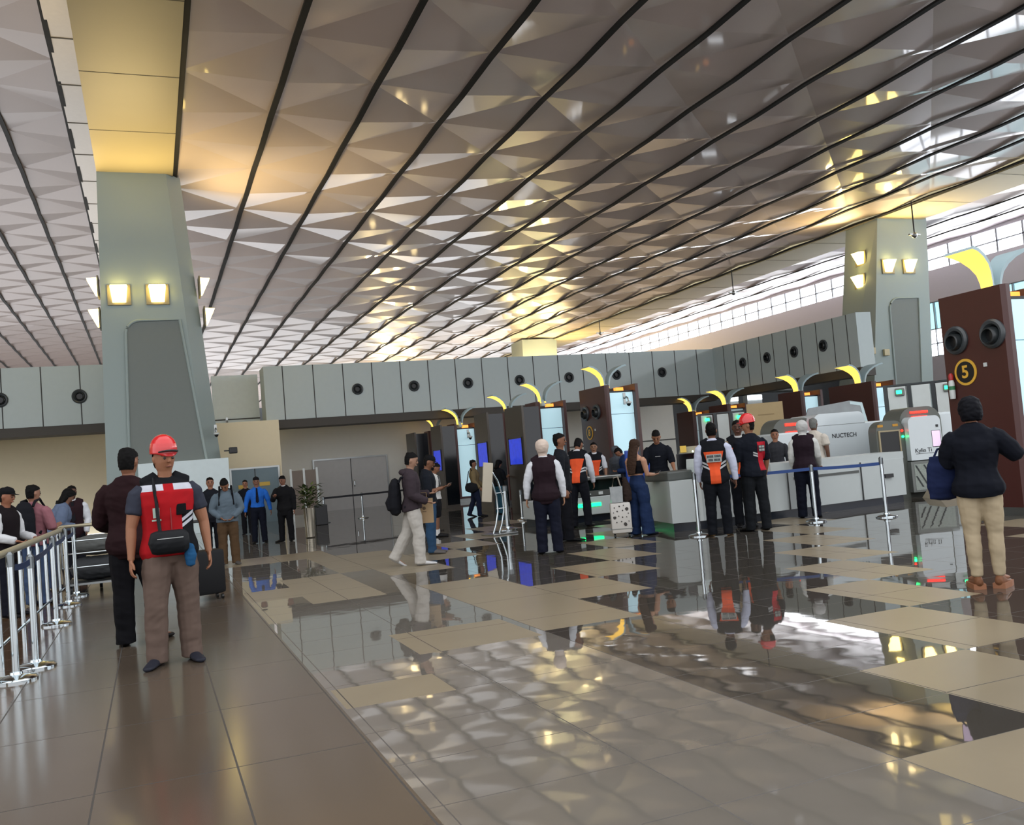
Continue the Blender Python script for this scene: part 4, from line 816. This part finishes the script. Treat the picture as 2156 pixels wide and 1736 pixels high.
bm = bmesh.new(); ptube(bm, [(Vector((-.135, 0, 0)), .05, .085), (Vector((-.1, .01, 0)), .062, .098), (Vector((.1, .01, 0)), .062, .098), (Vector((.135, 0, 0)), .05, .085)], (0, 1, 0), 14)
bg_ = mobj(remesh(bm, 'crossbody_bag', .008, 4, .004, 10), 'crossbody_bag', cloth('blackbag', '15171a', .5), None); p = wpos(r, MU @ Vector((.035, .205, .99))); bg_.location = p; bg_.rotation_euler.z = r.rotation_euler.z
tag(bg_, 'black crossbody bag on the front of the red vest', 'bag'); st = MB().tube([(.06, -.02, .09), (.065, -.045, .2), (.068, -.055, .32), (.075, -.075, .42), (.06, -.19, .52)], .014, 8); st.build('strap', MATS['cloth_blackbag'], bg_, True); MB().box(-.1, .06, .03, .1, .072, .036).build('zip', STEEL, bg_)
bm = bmesh.new(); ptube(bm, [(Vector((0, 0, -.09)), .035, .03), (Vector((0, 0, 0)), .05, .04), (Vector((0, 0, .08)), .03, .025)], n=12); o = mobj(remesh(bm, 'pouch', .007, 3, .006, 12), 'pouch', cloth('bluepouch', '1d4a70'), None); o.location = wpos(r, MU @ Vector((-.125, .19, .875))); tag(o, 'small blue pouch hanging below the black crossbody bag', 'pouch')
r, MU, MH, A, J = person('p', 'person in a dark burgundy suit seen from behind beside the red vest', fa(292, 1356), 18, 1.83, 1.12, head=(12, 6), sk='7d5540', vox=.0065, L=((.30, .15, -1), (-.1, .95, -.25)), R=((.26, .2, -1), (-.3, .9, -.1)),
    legL=((.02, -.03, -1), (.0, -.02, -1), 25), legR=((.10, .22, -1), (.04, .02, -1), 10), top=dict(c='1f0d10', sleeve='long', hem=.43, fit=.034, sk=1.22, flare=.03, name='suit_jacket', folds=.008), bottom=dict(c='0b0b0f', kind='loose'), shoe='0a0a0b')
# -- group by the plant
r, MU, MH, A, J = person('p', 'person in a grey sweater looking down with hands joined', fa(485, 1188), 184, 1.54, 1.05, head=(10, 38), lean=.05, sk='8a6048', L=((.30, .05, -1), (-.62, .55, -.55)), R=((.30, .05, -1), (-.62, .55, -.55)), legL=((.05, 0, -1), (.02, -.02, -1), 15), legR=((.05, 0, -1), (.02, -.02, -1), 15),
    top=dict(c='56636d', fit=.030, hem=.48, sk=1.3), bottom=dict(c='4d3b29', kind='loose'), shoe='4d4a47')
backpack(r, 1.54, 'black backpack on the person in the grey sweater', MU=MU)
r, MU, MH, A, J = person('p', 'guard in a bright blue shirt, dark tie and black beret', fa(548, 1143), 186, 1.52, 1.05, sk='7a5543', hat='beret', L=((.32, 0, -1), (.16, .15, -1)), R=((.32, 0, -1), (.16, .15, -1)), legL=((.06, 0, -1), (.03, -.02, -1), 12), legR=((.06, 0, -1), (.03, -.02, -1), 12), top=dict(c='235fb4', fit=.016, hem=.55, sk=1.15), bottom=dict(c='0c101c', waist=.61), shoe='0b0b0d', tie='0c1222')
MB()
r, MU, MH, A, J = person('p', 'person in a black suit raising one hand, right of the blue guard', fa(605, 1139), 205, 1.50, 1.1, head=(14, 12), lean=.03, sk='7a5543', R=((.25, .3, -.75), (-.45, .75, .35)), L=((.15, .02, -1), (.04, .1, -1)), legL=((.07, 0, -1), (.02, -.02, -1), 10), legR=((.07, .02, -1), (.02, -.02, -1), 30), top=dict(c='101012', fit=.03, hem=.40, sk=1.2, name='suit_jacket'), bottom=dict(c='0c0c0f'), shoe='0b0b0d', collar='a8a8a8')
person('p', 'person in black half hidden between the grey sweater and the blue guard', fa(523, 1124), 192, 1.48, 1.0, top=dict(c='111319', fit=.02), bottom=dict(c='0d0e13'))
person('p', 'person in dark clothes hidden behind the red vest', fa(452, 1166), 180, 1.58, 1.0, top=dict(c='14161d', fit=.025, hem=.42), bottom=dict(c='0d0e13'))
p = at(437, 1262); sc_ = thing('suitcase', 'black wheeled suitcase standing behind the man in the red vest', 'suitcase', (p.x, p.y, 0), .3); MB().box(-.21, -.13, .07, .21, .13, .62, .05).build('shell', mat('black_case', '0a0b0e', .6, spec=.25), sc_, True); MB().box(-.215, -.004, .12, .215, .004, .6).build('zip_line', BLACK, sc_)
for a in (-.16, .16):
    for b_ in (-.09, .09): MB().lathe([(.03, -.012), (.03, .012)], (a, b_, .03), 12, 'x').build('wheel', BLACK, sc_)
    MB().tube([(a*.6, .1, .6), (a*.6, .1, .98)], .009, 8).build('handle_tube', STEEL, sc_)
MB().box(-.11, .08, .96, .11, .12, 1.0, .01).build('handle_grip', BLACK, sc_)
# -- phone walkers
r, MU, MH, A, J = person('p', 'person walking in white trousers and a dark hoodie', fa(878, 1189), 104, 1.66, 1.0, head=(0, 14), sk='94725e', R=((.10, .0, -1), (-.1, .75, -.35)), L=((.10, .1, -1), (-.1, .9, .0)), legR=((.02, .16, -1), (0, -.02, -1), 4), legL=((.02, -.30, -1), (0, -.62, -1), 4), top=dict(c='332b30', fit=.032, hem=.49, sk=1.3), bottom=dict(c='aaa69f', kind='loose'), shoe='b5b5b5')
bm = bmesh.new(); ptube(bm, [(Vector((-.09, -.08, 1.36)), .05, .04), (Vector((0, -.11, 1.38)), .06, .05), (Vector((.09, -.08, 1.36)), .05, .04)], (0, 1, 0)); me = remesh(bm, 'hood', .01, 3); me.transform(MU); mobj(me, 'hood', MATS['cloth_332b30'], r)
backpack(r, 1.66, 'bulky black backpack worn low by the walker in white trousers', MU=MU, zc=.62, yb=-.24)
r, MU, MH, A, J = person('p', 'person in a black cap and black tee looking at a phone', fa(912, 1165), 112, 1.62, 1.05, head=(0, 22), hat='cap', sk='74503c', L=FWD, R=FWD, top=dict(c='12161d', fit=.024, sleeve='half', hem=.5, sk=1.25), bottom=dict(c='2a4560', kind='slim'), shoe='5a5654')
phone(wpos(r, MU @ (A[1][2]+A[1][4]*.11)), r.rotation_euler.z, 'dark phone held by the person in the black cap', -.9, False)
pb_ = thing('paper_bag', 'brown paper carrier bag with a small print between the two phone walkers', 'bag', fa(903, 1186)+(.60,), -.4); MB().prism([(-.12, 0), (.12, 0), (.125, .36), (-.125, .36)], 'y', -.05, .05).build('paper_body', mat('kraft_paper', '927a5a', .7), pb_); MB().tube([(-.05, -.05, .35), (-.045, -.05, .45), (.045, -.05, .45), (.05, -.05, .35)], .006, 6).build('handle', mat('paper_cord', '75603f', .7), pb_); MB().lathe([(.025, 0), (.025, -.002)], (.0, -.05, .22), 16, 'y').box(-.03, -.052, .165, .03, -.05, .175).build('print', mat('brown_print', '4a3826', .7), pb_)
r, MU, MH, A, J = person('p', 'person in a white tee and black shorts beside the black capped phone user', fa(923, 1129), 112, 1.50, 1.0, head=(0, 25), sk='7a5541', L=FWD, R=FWD, top=dict(c='b9b9b6', fit=.024, sleeve='half', hem=.5, sk=1.2), bottom=dict(c='101115', kind='shorts'), shoe='1a1a1c')
ss_ = MB().tube([(.06, .09, 1.22), (.075, .105, 1.10), (.08, .10, .95)], .022, 8).tube([(-.06, .09, 1.22), (-.075, .105, 1.10), (-.08, .10, .95)], .022, 8); ss_.bm.transform(MU); ss_.build('bag_straps', BLACK, r)
for s in (1, -1):
    an = J[s][2]; sm_ = MB().lathe([(.042, -.03), (.044, .05), (.040, .09)], an, 12); sm_.build('sock', cloth('sock', 'c9c9c6'), r, True)
r, MU, MH, A, J = person('p', 'person in a tan jacket walking beside the sign stand', fa(1005, 1087), 112, 1.52, 1.05, fem=True, sk='7a5541', L=((.1, .25, -1), (-.1, .6, -.6)), R=((.12, .0, -1), (-.05, .55, -.7)), legR=((.02, .22, -1), (0, .0, -1), 4), legL=((.02, -.22, -1), (0, -.40, -1), 4), top=dict(c='6f6044', fit=.030, hem=.5, sk=1.25, name='jacket'), bottom=dict(c='131a2d', kind='slim'), shoe='151518')
bm = bmesh.new(); ptube(bm, [(Vector((-.15, 0, 0)), .05, .1), (Vector((0, 0, -.02)), .07, .15), (Vector((.15, 0, 0)), .05, .1)], (0, 1, 0)); o = mobj(remesh(bm, 'shoulder_bag', .012, 4), 'shoulder_bag', cloth('blackbag2', '17181a'), None); o.location = wpos(r, (.21, -.08, .80)); o.rotation_euler.z = r.rotation_euler.z+PI/2; tag(o, 'black shoulder bag at the hip of the person in the tan jacket', 'bag'); MB().tube([(-.12, 0, .08), (-.05, .02, .4), (0, .06, .5), (.06, .03, .38), (.12, 0, .08)], .012, 8).build('strap', MATS['cloth_blackbag2'], o, True)
person('p', 'person in a black top and teal trousers with folded arms', fa(1057, 1081), 75, 1.46, 1.12, fem=True, hair='shoulder', head=(0, 15), sk='8a634c', L=((.12, .3, -1), (-.5, .75, .25)), R=((.12, .3, -1), (-.5, .75, .25)), top=dict(c='0e1014', fit=.022, sleeve='half', hem=.52), bottom=dict(c='22495a', kind='wide', waist=.60), shoe='202024')
# -- crew by the tray machine
r, MU, MH, A, J = person('p', 'person in a cream headscarf and long dark vest with white sleeves', fa(1160, 1164), 24, 1.69, 1.1, fem=True, hair='hijab', hairc='c4b3a6', sk='9a7258', L=((.34, .0, -1), (.10, .12, -1)), R=((.26, .0, -1), (.05, .15, -1)), legL=((.05, 0, -1), (.02, -.02, -1), 15), legR=((.05, .02, -1), (.02, -.02, -1), 15), top=dict(c='c3c6cb', fit=.016, sk=1.2), vest=dict(c='20141a', hem=.425, off=.034), bottom=dict(c='0f1220', kind='loose'), shoe='0c0c0e')
person('p', 'tall person in a black jacket behind the cream headscarf', fa(1196, 1139), 118, 1.80, 1.0, sk='7a523d', legR=((.04, .10, -1), (.0, -.0, -1), 4), legL=((.04, -.08, -1), (.0, -.08, -1), 4), top=dict(c='12151b', fit=.026, hem=.46), bottom=dict(c='0d0e14'), shoe='0b0b0d')
r, MU, MH, A, J = person('p', 'person in an orange and black vest bending over the tray machine', fa(1225, 1109), 40, 1.78, 1.0, lean=.26, head=(20, 18), sk='7a523d', collar='c5c8cc', L=((.14, .35, -1), (-.05, .5, -.9)), R=((.22, .3, -1), (.02, .6, -.9)), legL=((.06, -.06, -1), (.02, -.06, -1), 10), legR=((.10, .10, -1), (.02, -.10, -1), 10), top=dict(c='b9bcc2', fit=.016, sk=1.2), vest=dict(c='0f1116', cs=['d1512c', 'a9abac'], paint=vest_orange, hem=.47), bottom=dict(c='0d0f16'), shoe='0b0b0d')
person('p', 'person in an orange vest facing forward behind the tray machine', pd(1243, 22.2), 208, 1.68, 1.0, sk='84604a', collar='c5c8cc', L=((.2, .05, -1), (.0, .3, -1)), R=((.2, .05, -1), (.0, .3, -1)), top=dict(c='b9bcc2', fit=.016, sk=1.15, sleeve='half'), vest=dict(c='0f1116', cs=['d1512c', 'a9abac'], paint=vest_orange, hem=.47), bottom=dict(c='0d0f16'), shoe='0b0b0d')
person('p', 'person in a navy jacket bowing beside the lit kiosk front', pd(1316, 22.3), 300, 1.56, 1.15, lean=.30, head=(0, 25), L=FWD, R=FWD, top=dict(c='17294c', fit=.04, hem=.44, sk=1.4, name='jacket'), bottom=dict(c='0d0f16'))
person('p', 'person in a grey headscarf left of the navy jacket', pd(1289, 22.9), 250, 1.56, 1.0, fem=True, hair='hijab', hairc='4a4d52', lean=.06, top=dict(c='4a4f57', fit=.03), bottom=dict(c='16181d'))
r, MU, MH, A, J = person('p', 'person with long brown hair, bare arms and wide navy trousers', fa(1352, 1126), 62, 1.60, .98, fem=True, hair='long', hairc='33241b', head=(0, 8), sk='a97f66', L=((.1, .3, -1), (-.1, 1, .25)), R=((.12, .15, -1), (-.05, 1, -.05)), legL=((.07, 0, -1), (.06, -.02, -1), 10), legR=((.07, .02, -1), (.06, -.02, -1), 10), top=dict(c='0d0d12', sleeve='none', hem=.64, neck=.775, fit=.010, flare=0, name='crop_top'), bottom=dict(c='1a2a49', kind='wide', waist=.62), shoe='1d2233', curl=.6)
phone(wpos(r, MU @ (A[1][2]+A[1][4]*.10+Vector((0, 0, .03)))), r.rotation_euler.z, 'black phone in the hand of the person with long hair', -1.2, False)
r, MU, MH, A, J = person('p', 'person in a black tee leaning on the counter, facing the long haired person', pd(1376, 18.4), 212, 1.79, 1.05, lean=.14, head=(0, 24), sk='8a6048', R=((.2, .3, -1), (-.1, .8, -.5)), L=((.25, .3, -1), (.1, .8, -.4)), top=dict(c='0f121a', fit=.022, sleeve='half', sk=1.25, hem=.48), bottom=dict(c='0d0f16'))
cp_ = MB().box(-.05, .0, 1.275, .05, .002, 1.285); 
for v in cp_.bm.verts: v.co.y += .152
cp_.bm.transform(MU); cp_.build('chest_print', mat('pale_print', 'a9a9a9', .6), r)
# -- white case with stickers
p = at(1311, 1131); wc = thing('suitcase', 'white suitcase covered in small dark stickers beside the wide navy trousers', 'suitcase', (p.x, p.y, 0), -.42)
MB().box(-.17, -.11, .075, .17, .11, .58, .045).build('shell', mat('white_case', 'bdbab4', .35), wc, True); MB().box(-.175, -.115, .145, .175, .115, .155).build('seam', GREYP, wc)
for a in (-.12, .12): 
    MB().lathe([(.032, -.012), (.032, .012)], (a, -.06, .034), 12, 'x').build('wheel', BLACK, wc); MB().lathe([(.032, -.012), (.032, .012)], (a, .06, .034), 12, 'x').build('wheel', BLACK, wc)
sk_ = MB(); rn = random.Random(11)
for (x, z, r_) in ((.10, .47, .030), (-.11, .34, .028), (.06, .22, .032), (-.02, .52, .014), (.03, .45, .013), (-.06, .44, .015), (-.10, .50, .012), (.02, .34, .013), (.09, .34, .011), (-.04, .36, .010), (.12, .40, .010), (-.08, .26, .013), (.0, .27, .011), (.05, .53, .010), (-.12, .42, .009), (.12, .27, .010)):
    sk_.prism([(x+r_*(.75+.4*rn.random())*math.cos(a), z+r_*(.75+.4*rn.random())*math.sin(a)) for a in [k*PI/4 for k in range(8)]], 'y', -.1145, -.109)
so = sk_.build('sticker', mat('dark_sticker', '2a2522', .5), wc); so['kind'] = 'stuff'
cb_ = tag(MB().prism([(-.12, 0), (.07, 0), (.08, .26), (-.13, .26)], 'y', -.08, .06).build('plastic_bag', mat('clear_plastic', '8e9394', .2, noise_amt=.3, nscale=10), loc=(p.x-.02, p.y, .582)), 'clear plastic bag standing on the white suitcase', 'bag'); cb_.rotation_euler.z = -.42; MB().tube([(-.08, -.01, .25), (-.05, -.01, .40), (.02, -.01, .42), (.06, -.01, .25)], .012, 8).build('handle', mat('beige_strap', '8f8678', .6), cb_, True)
bm = bmesh.new(); ptube(bm, [(Vector((0, 0, .02)), .075, .09), (Vector((0, 0, .15)), .085, .09), (Vector((0, 0, .30)), .06, .06), (Vector((-.02, 0, .40)), .03, .04)], n=14); o = mobj(remesh(bm, 'tote_bag', .01, 4, .006, 12), 'tote_bag', cloth('brownbag', '2b211d'), None); o.location = (p.x+.12, p.y-.05, .575); tag(o, 'dark brown tote next to the clear bag on the white suitcase', 'bag')
# -- crew at the counter
VO = dict(c='0f1116', cs=['d1512c', 'a9abac'], paint=vest_orange, hem=.46, off=.03)
H = 1.74
r, MU, MH, A, J = person('p', 'person seen from behind in an orange vest with a grey back label', fa(1518, 1127), 32, H, 1.1, head=(10, 0), sk='6e4a38', collar='c9ccd4', vox=.008, L=((.18, .1, -1), (-.05, .3, -1)), R=((.30, .02, -1), (.06, .12, -1)), legL=((.05, 0, -1), (.02, -.02, -1), 12), legR=((.05, 0, -1), (.02, -.02, -1), 12), top=dict(c='b4b9cc', fit=.018, sk=1.22), vest=VO, bottom=dict(c='0c0f15'), shoe='8a6f4e')
lb = MB().box(-.115, -.006, 1.135, .115, 0, 1.255); 
lm = MB()
for (x0, x1, z0, z1) in ((-.10, -.01, 1.205, 1.24), (.01, .10, 1.205, 1.24), (-.085, -.02, 1.15, 1.185), (.0, .085, 1.15, 1.185)):
    n_ = 5
    for q in range(n_): w = (x1-x0)/n_; lm.box(x0+w*q, -.009, z0, x0+w*q+w*(.72 if q < n_-1 else 1), -.005, z1)
for b_, nm, mm in ((lb, 'back_label', mat('label_grey', '8f9490', .5)), (lm, 'label_lettering', mat('label_dark', '22282c', .6))):
    for v in b_.bm.verts: v.co.y -= .151
    b_.bm.transform(MU); b_.build(nm, mm, r)
H = 1.77
r, MU, MH, A, J = person('p', 'person in an orange vest and beige sleeves facing forward at the counter', fa(1572, 1108), 208, H, 1.05, head=(6, 4), sk='553a2e', collar='b9bab8', L=((.2, .05, -1), (.0, .25, -1)), R=((.2, .05, -1), (-.2, .4, -1)), top=dict(c='85775f', fit=.018, sk=1.22), vest=VO, bottom=dict(c='0c0f15'), shoe='0b0b0d', tie='15161a')
pk = MB().box(-.10, .140, 1.19, -.045, .15, 1.26, .005); pk.bm.transform(MU); pk.build('chest_pocket', cloth('pocket', '0c0c0f'), r)
H = 1.78
r, MU, MH, A, J = person('p', 'person in a red hard hat and navy shirt with a red back panel', fa(1597, 1117), 6, H, 1.08, head=(-58, 6), sk='8a6048', hat='helmet', vox=.008, L=((.14, .18, -1), (.0, .35, -1)), R=((.24, .05, -1), (.0, .35, -1)), legL=((.04, .06, -1), (.0, .0, -1), 12), legR=((.08, -.05, -1), (.02, -.06, -1), 12), top=dict(c='0f131c', cs=['a81f2c', 'a9abac'], paint=top_redback, fit=.028, sleeve='half', sk=1.2, hem=.49), bottom=dict(c='13161a'), shoe='0b0b0d')
lb = MB().box(.055, -.006, 1.235, .165, 0, 1.335); lm = MB()
for (x0, x1, z0, z1) in ((.062, .105, 1.293, 1.325), (.115, .158, 1.293, 1.325), (.062, .105, 1.245, 1.278), (.115, .158, 1.245, 1.278)): lm.box(x0, -.009, z0, x1, -.005, z1)
for b_, nm, mm in ((lb, 'back_label', mat('label_dark', '22282c', .6)), (lm, 'label_blocks', mat('label_grey', '8f9490', .5))):
    for v in b_.bm.verts: v.co.y -= .142-.10*max(0, v.co.x-.06)
    b_.bm.transform(MU); b_.build(nm, mm, r)
person('p', 'person in a white headscarf and dark vest leaning over the long counter', (10.58, 13.2), 42, 1.70, 1.08, fem=True, lean=.18, hair='hijab', hairc='b4b4b2', sk='9a7258', L=((.16, .2, -1), (-.05, .5, -.7)), R=((.16, .3, -1), (.0, .8, -.5)), legL=((.05, -.05, -1), (.02, -.04, -1), 12), legR=((.06, -.02, -1), (.02, -.06, -1), 12), top=dict(c='c2c4c0', fit=.018, sk=1.25), vest=dict(c='1f141c', hem=.455, off=.034), bottom=dict(c='0c101d', kind='loose'), shoe='0b0b0d')
person('p', 'person half hidden behind the white headscarf at the counter', pd(1624, 18.7), 214, 1.60, 1.0, top=dict(c='2b2c30'), bottom=dict(c='14151a'))
person('p', 'grey haired person in a white short sleeved shirt behind the counter', pd(1707, 18.9), 62, 1.76, 1.08, sk='5e4234', hairc='6a6b68', L=((.14, .0, -1), (.0, .15, -1)), R=((.16, -.06, -1), (.0, .15, -1)), top=dict(c='bdb6ab', fit=.026, sleeve='short', sk=1.35, hem=.46), bottom=dict(c='3a3632'))
person('p', 'person in a cream top behind the scanner collar', pd(1836, 19.6), 305, 1.54, 1.05, sk='4a342b', R=((.2, -.25, -1), (.1, .5, -.7)), top=dict(c='a59d92', fit=.026, sleeve='short', sk=1.35), bottom=dict(c='2a2a2d'))
person('p', 'person with only dark hair showing above the long white scanner', pd(1830, 24), 200, 1.60, 1.0, top=dict(c='33353a'), bottom=dict(c='14151a'))
# -- woman on the right
H = 1.58
r, MU, MH, A, J = person('p', 'person in a black top and cream cropped trousers by kiosk 5', fa(2083, 1238), 42, H, 1.12, fem=True, hair='bob', head=(-10, 6), sk='8a6048', vox=.0065, hairc='0d0e14', shoe_h=.05, L=((.22, .35, -.85), (-.15, .8, .55)), R=((.62, .25, -.72), (-.6, .75, .25)), legL=((.01, .0, -1), (-.01, -.02, -1), 10), legR=((.03, .05, -1), (.0, .0, -1), 24), top=dict(c='0d1019', fit=.036, sleeve='half', sk=1.3, hem=.475, flare=.02), bottom=dict(c='a8997f', kind='cropped'), shoe='6f4a33', curl=.6)
phone(wpos(r, (-.27, .22, 1.30)), r.rotation_euler.z, 'phone with a lit pinkish screen held up by the person in black', -.12)
bm = bmesh.new(); ptube(bm, [(Vector((0, 0, -.22)), .20, .05), (Vector((0, 0, -.1)), .22, .08), (Vector((0, 0, .12)), .20, .07), (Vector((0, 0, .22)), .16, .03)], n=16); o = mobj(remesh(bm, 'tote_bag', .010, 4, .008, 8), 'tote_bag', cloth('navytote', '161f3d'), None); o.scale = (.82, .82, .82); o.location = wpos(r, (-.24, .10, .96)); o.rotation_euler.z = r.rotation_euler.z+.5; tag(o, 'navy cloth tote at the side of the person in black by kiosk 5', 'bag')
MB().tube([(-.12, 0, .2), (-.06, .0, .30), (.08, .02, .32), (.13, 0, .2)], .012, 8).build('handle', MATS['cloth_navytote'], o, True)
# -- people behind the left rail
r, MU, MH, A, J = person('p', 'person in a dark vest, white sleeves and tie behind the left rail', (-1.30, 17.9), 176, 1.61, 1.05, head=(-10, 0), sk='5a3d30', collar='c4c6c9', tie='14151a', L=((.2, .1, -1), (-.15, .4, -1)), R=((.2, .05, -1), (-.2, .8, -.3)), top=dict(c='bfc2c6', fit=.018, sk=1.2), vest=dict(c='231318', hem=.45), bottom=dict(c='0f1017'))
person('p', 'person with black hair and a blue grey top bending by the trolley', (-1.50, 16.3), 80, 1.60, 1.1, fem=True, hair='shoulder', lean=.38, head=(-10, 5), sk='7d5b4a', L=FWD, R=FWD, top=dict(c='58647a', fit=.04, sk=1.4), bottom=dict(c='2b3550'))
r, MU, MH, A, J = person('p', 'person in a dusty pink shirt behind the left rail', pd(60, 12.6), 28, 1.62, 1.05, head=(25, 4), sk='8a6350', L=((.15, .1, -1), (-.1, .8, -.2)), R=((.25, .1, -1), (-.3, .9, .1)), top=dict(c='85585f', fit=.024, sleeve='half', sk=1.3), bottom=dict(c='3a4a66'))
backpack(r, 1.62, 'black backpack on the person in the dusty pink shirt', MU=MU, yb=-.20, zc=.70)
person('p', 'capped person in a dark vest and white sleeves at the left edge', pd(2, 11.6), 120, 1.60, 1.05, head=(-10, 10), hat='cap', sk='8a5b45', L=((.2, .1, -1), (-.2, .9, -.2)), R=((.15, .1, -1), (-.25, .9, -.25)), top=dict(c='c0c2c4', fit=.018, sk=1.25), vest=dict(c='150f12', hem=.45), bottom=dict(c='14161f'))

bpy.data.scenes.remove(TS)
# ------------------------------------------------------------------ light
W = bpy.data.worlds.new('world'); SC.world = W; W.use_nodes = True; bg = W.node_tree.nodes['Background']; bg.inputs[0].default_value = (.96, .97, 1, 1); bg.inputs[1].default_value = WORLD
def area(name, loc, rot, sx, sy, e, c):
    l = bpy.data.lights.new(name, 'AREA'); l.shape = 'RECTANGLE'; l.size = sx; l.size_y = sy; l.energy = e; l.color = c
    o = bpy.data.objects.new(name, l); COL.objects.link(o); o.location = loc; o.rotation_euler = rot; return o
area('window_daylight', (40.9, 40, 10.6), (0, -PI/2-.35, 0), 1.2, 100, 2600, (.96, .98, 1)).rotation_euler = (0, PI/2-.25, 0)
SC.view_settings.view_transform = 'Standard'; SC.view_settings.look = 'None'; SC.view_settings.exposure = EXPO; SC.view_settings.gamma = 1; SC.view_settings.use_curve_mapping = False
SC.cycles.use_denoising = True; SC.cycles.max_bounces = 8; SC.cycles.sample_clamp_indirect = 6; SC.cycles.caustics_reflective = False; SC.cycles.caustics_refractive = False
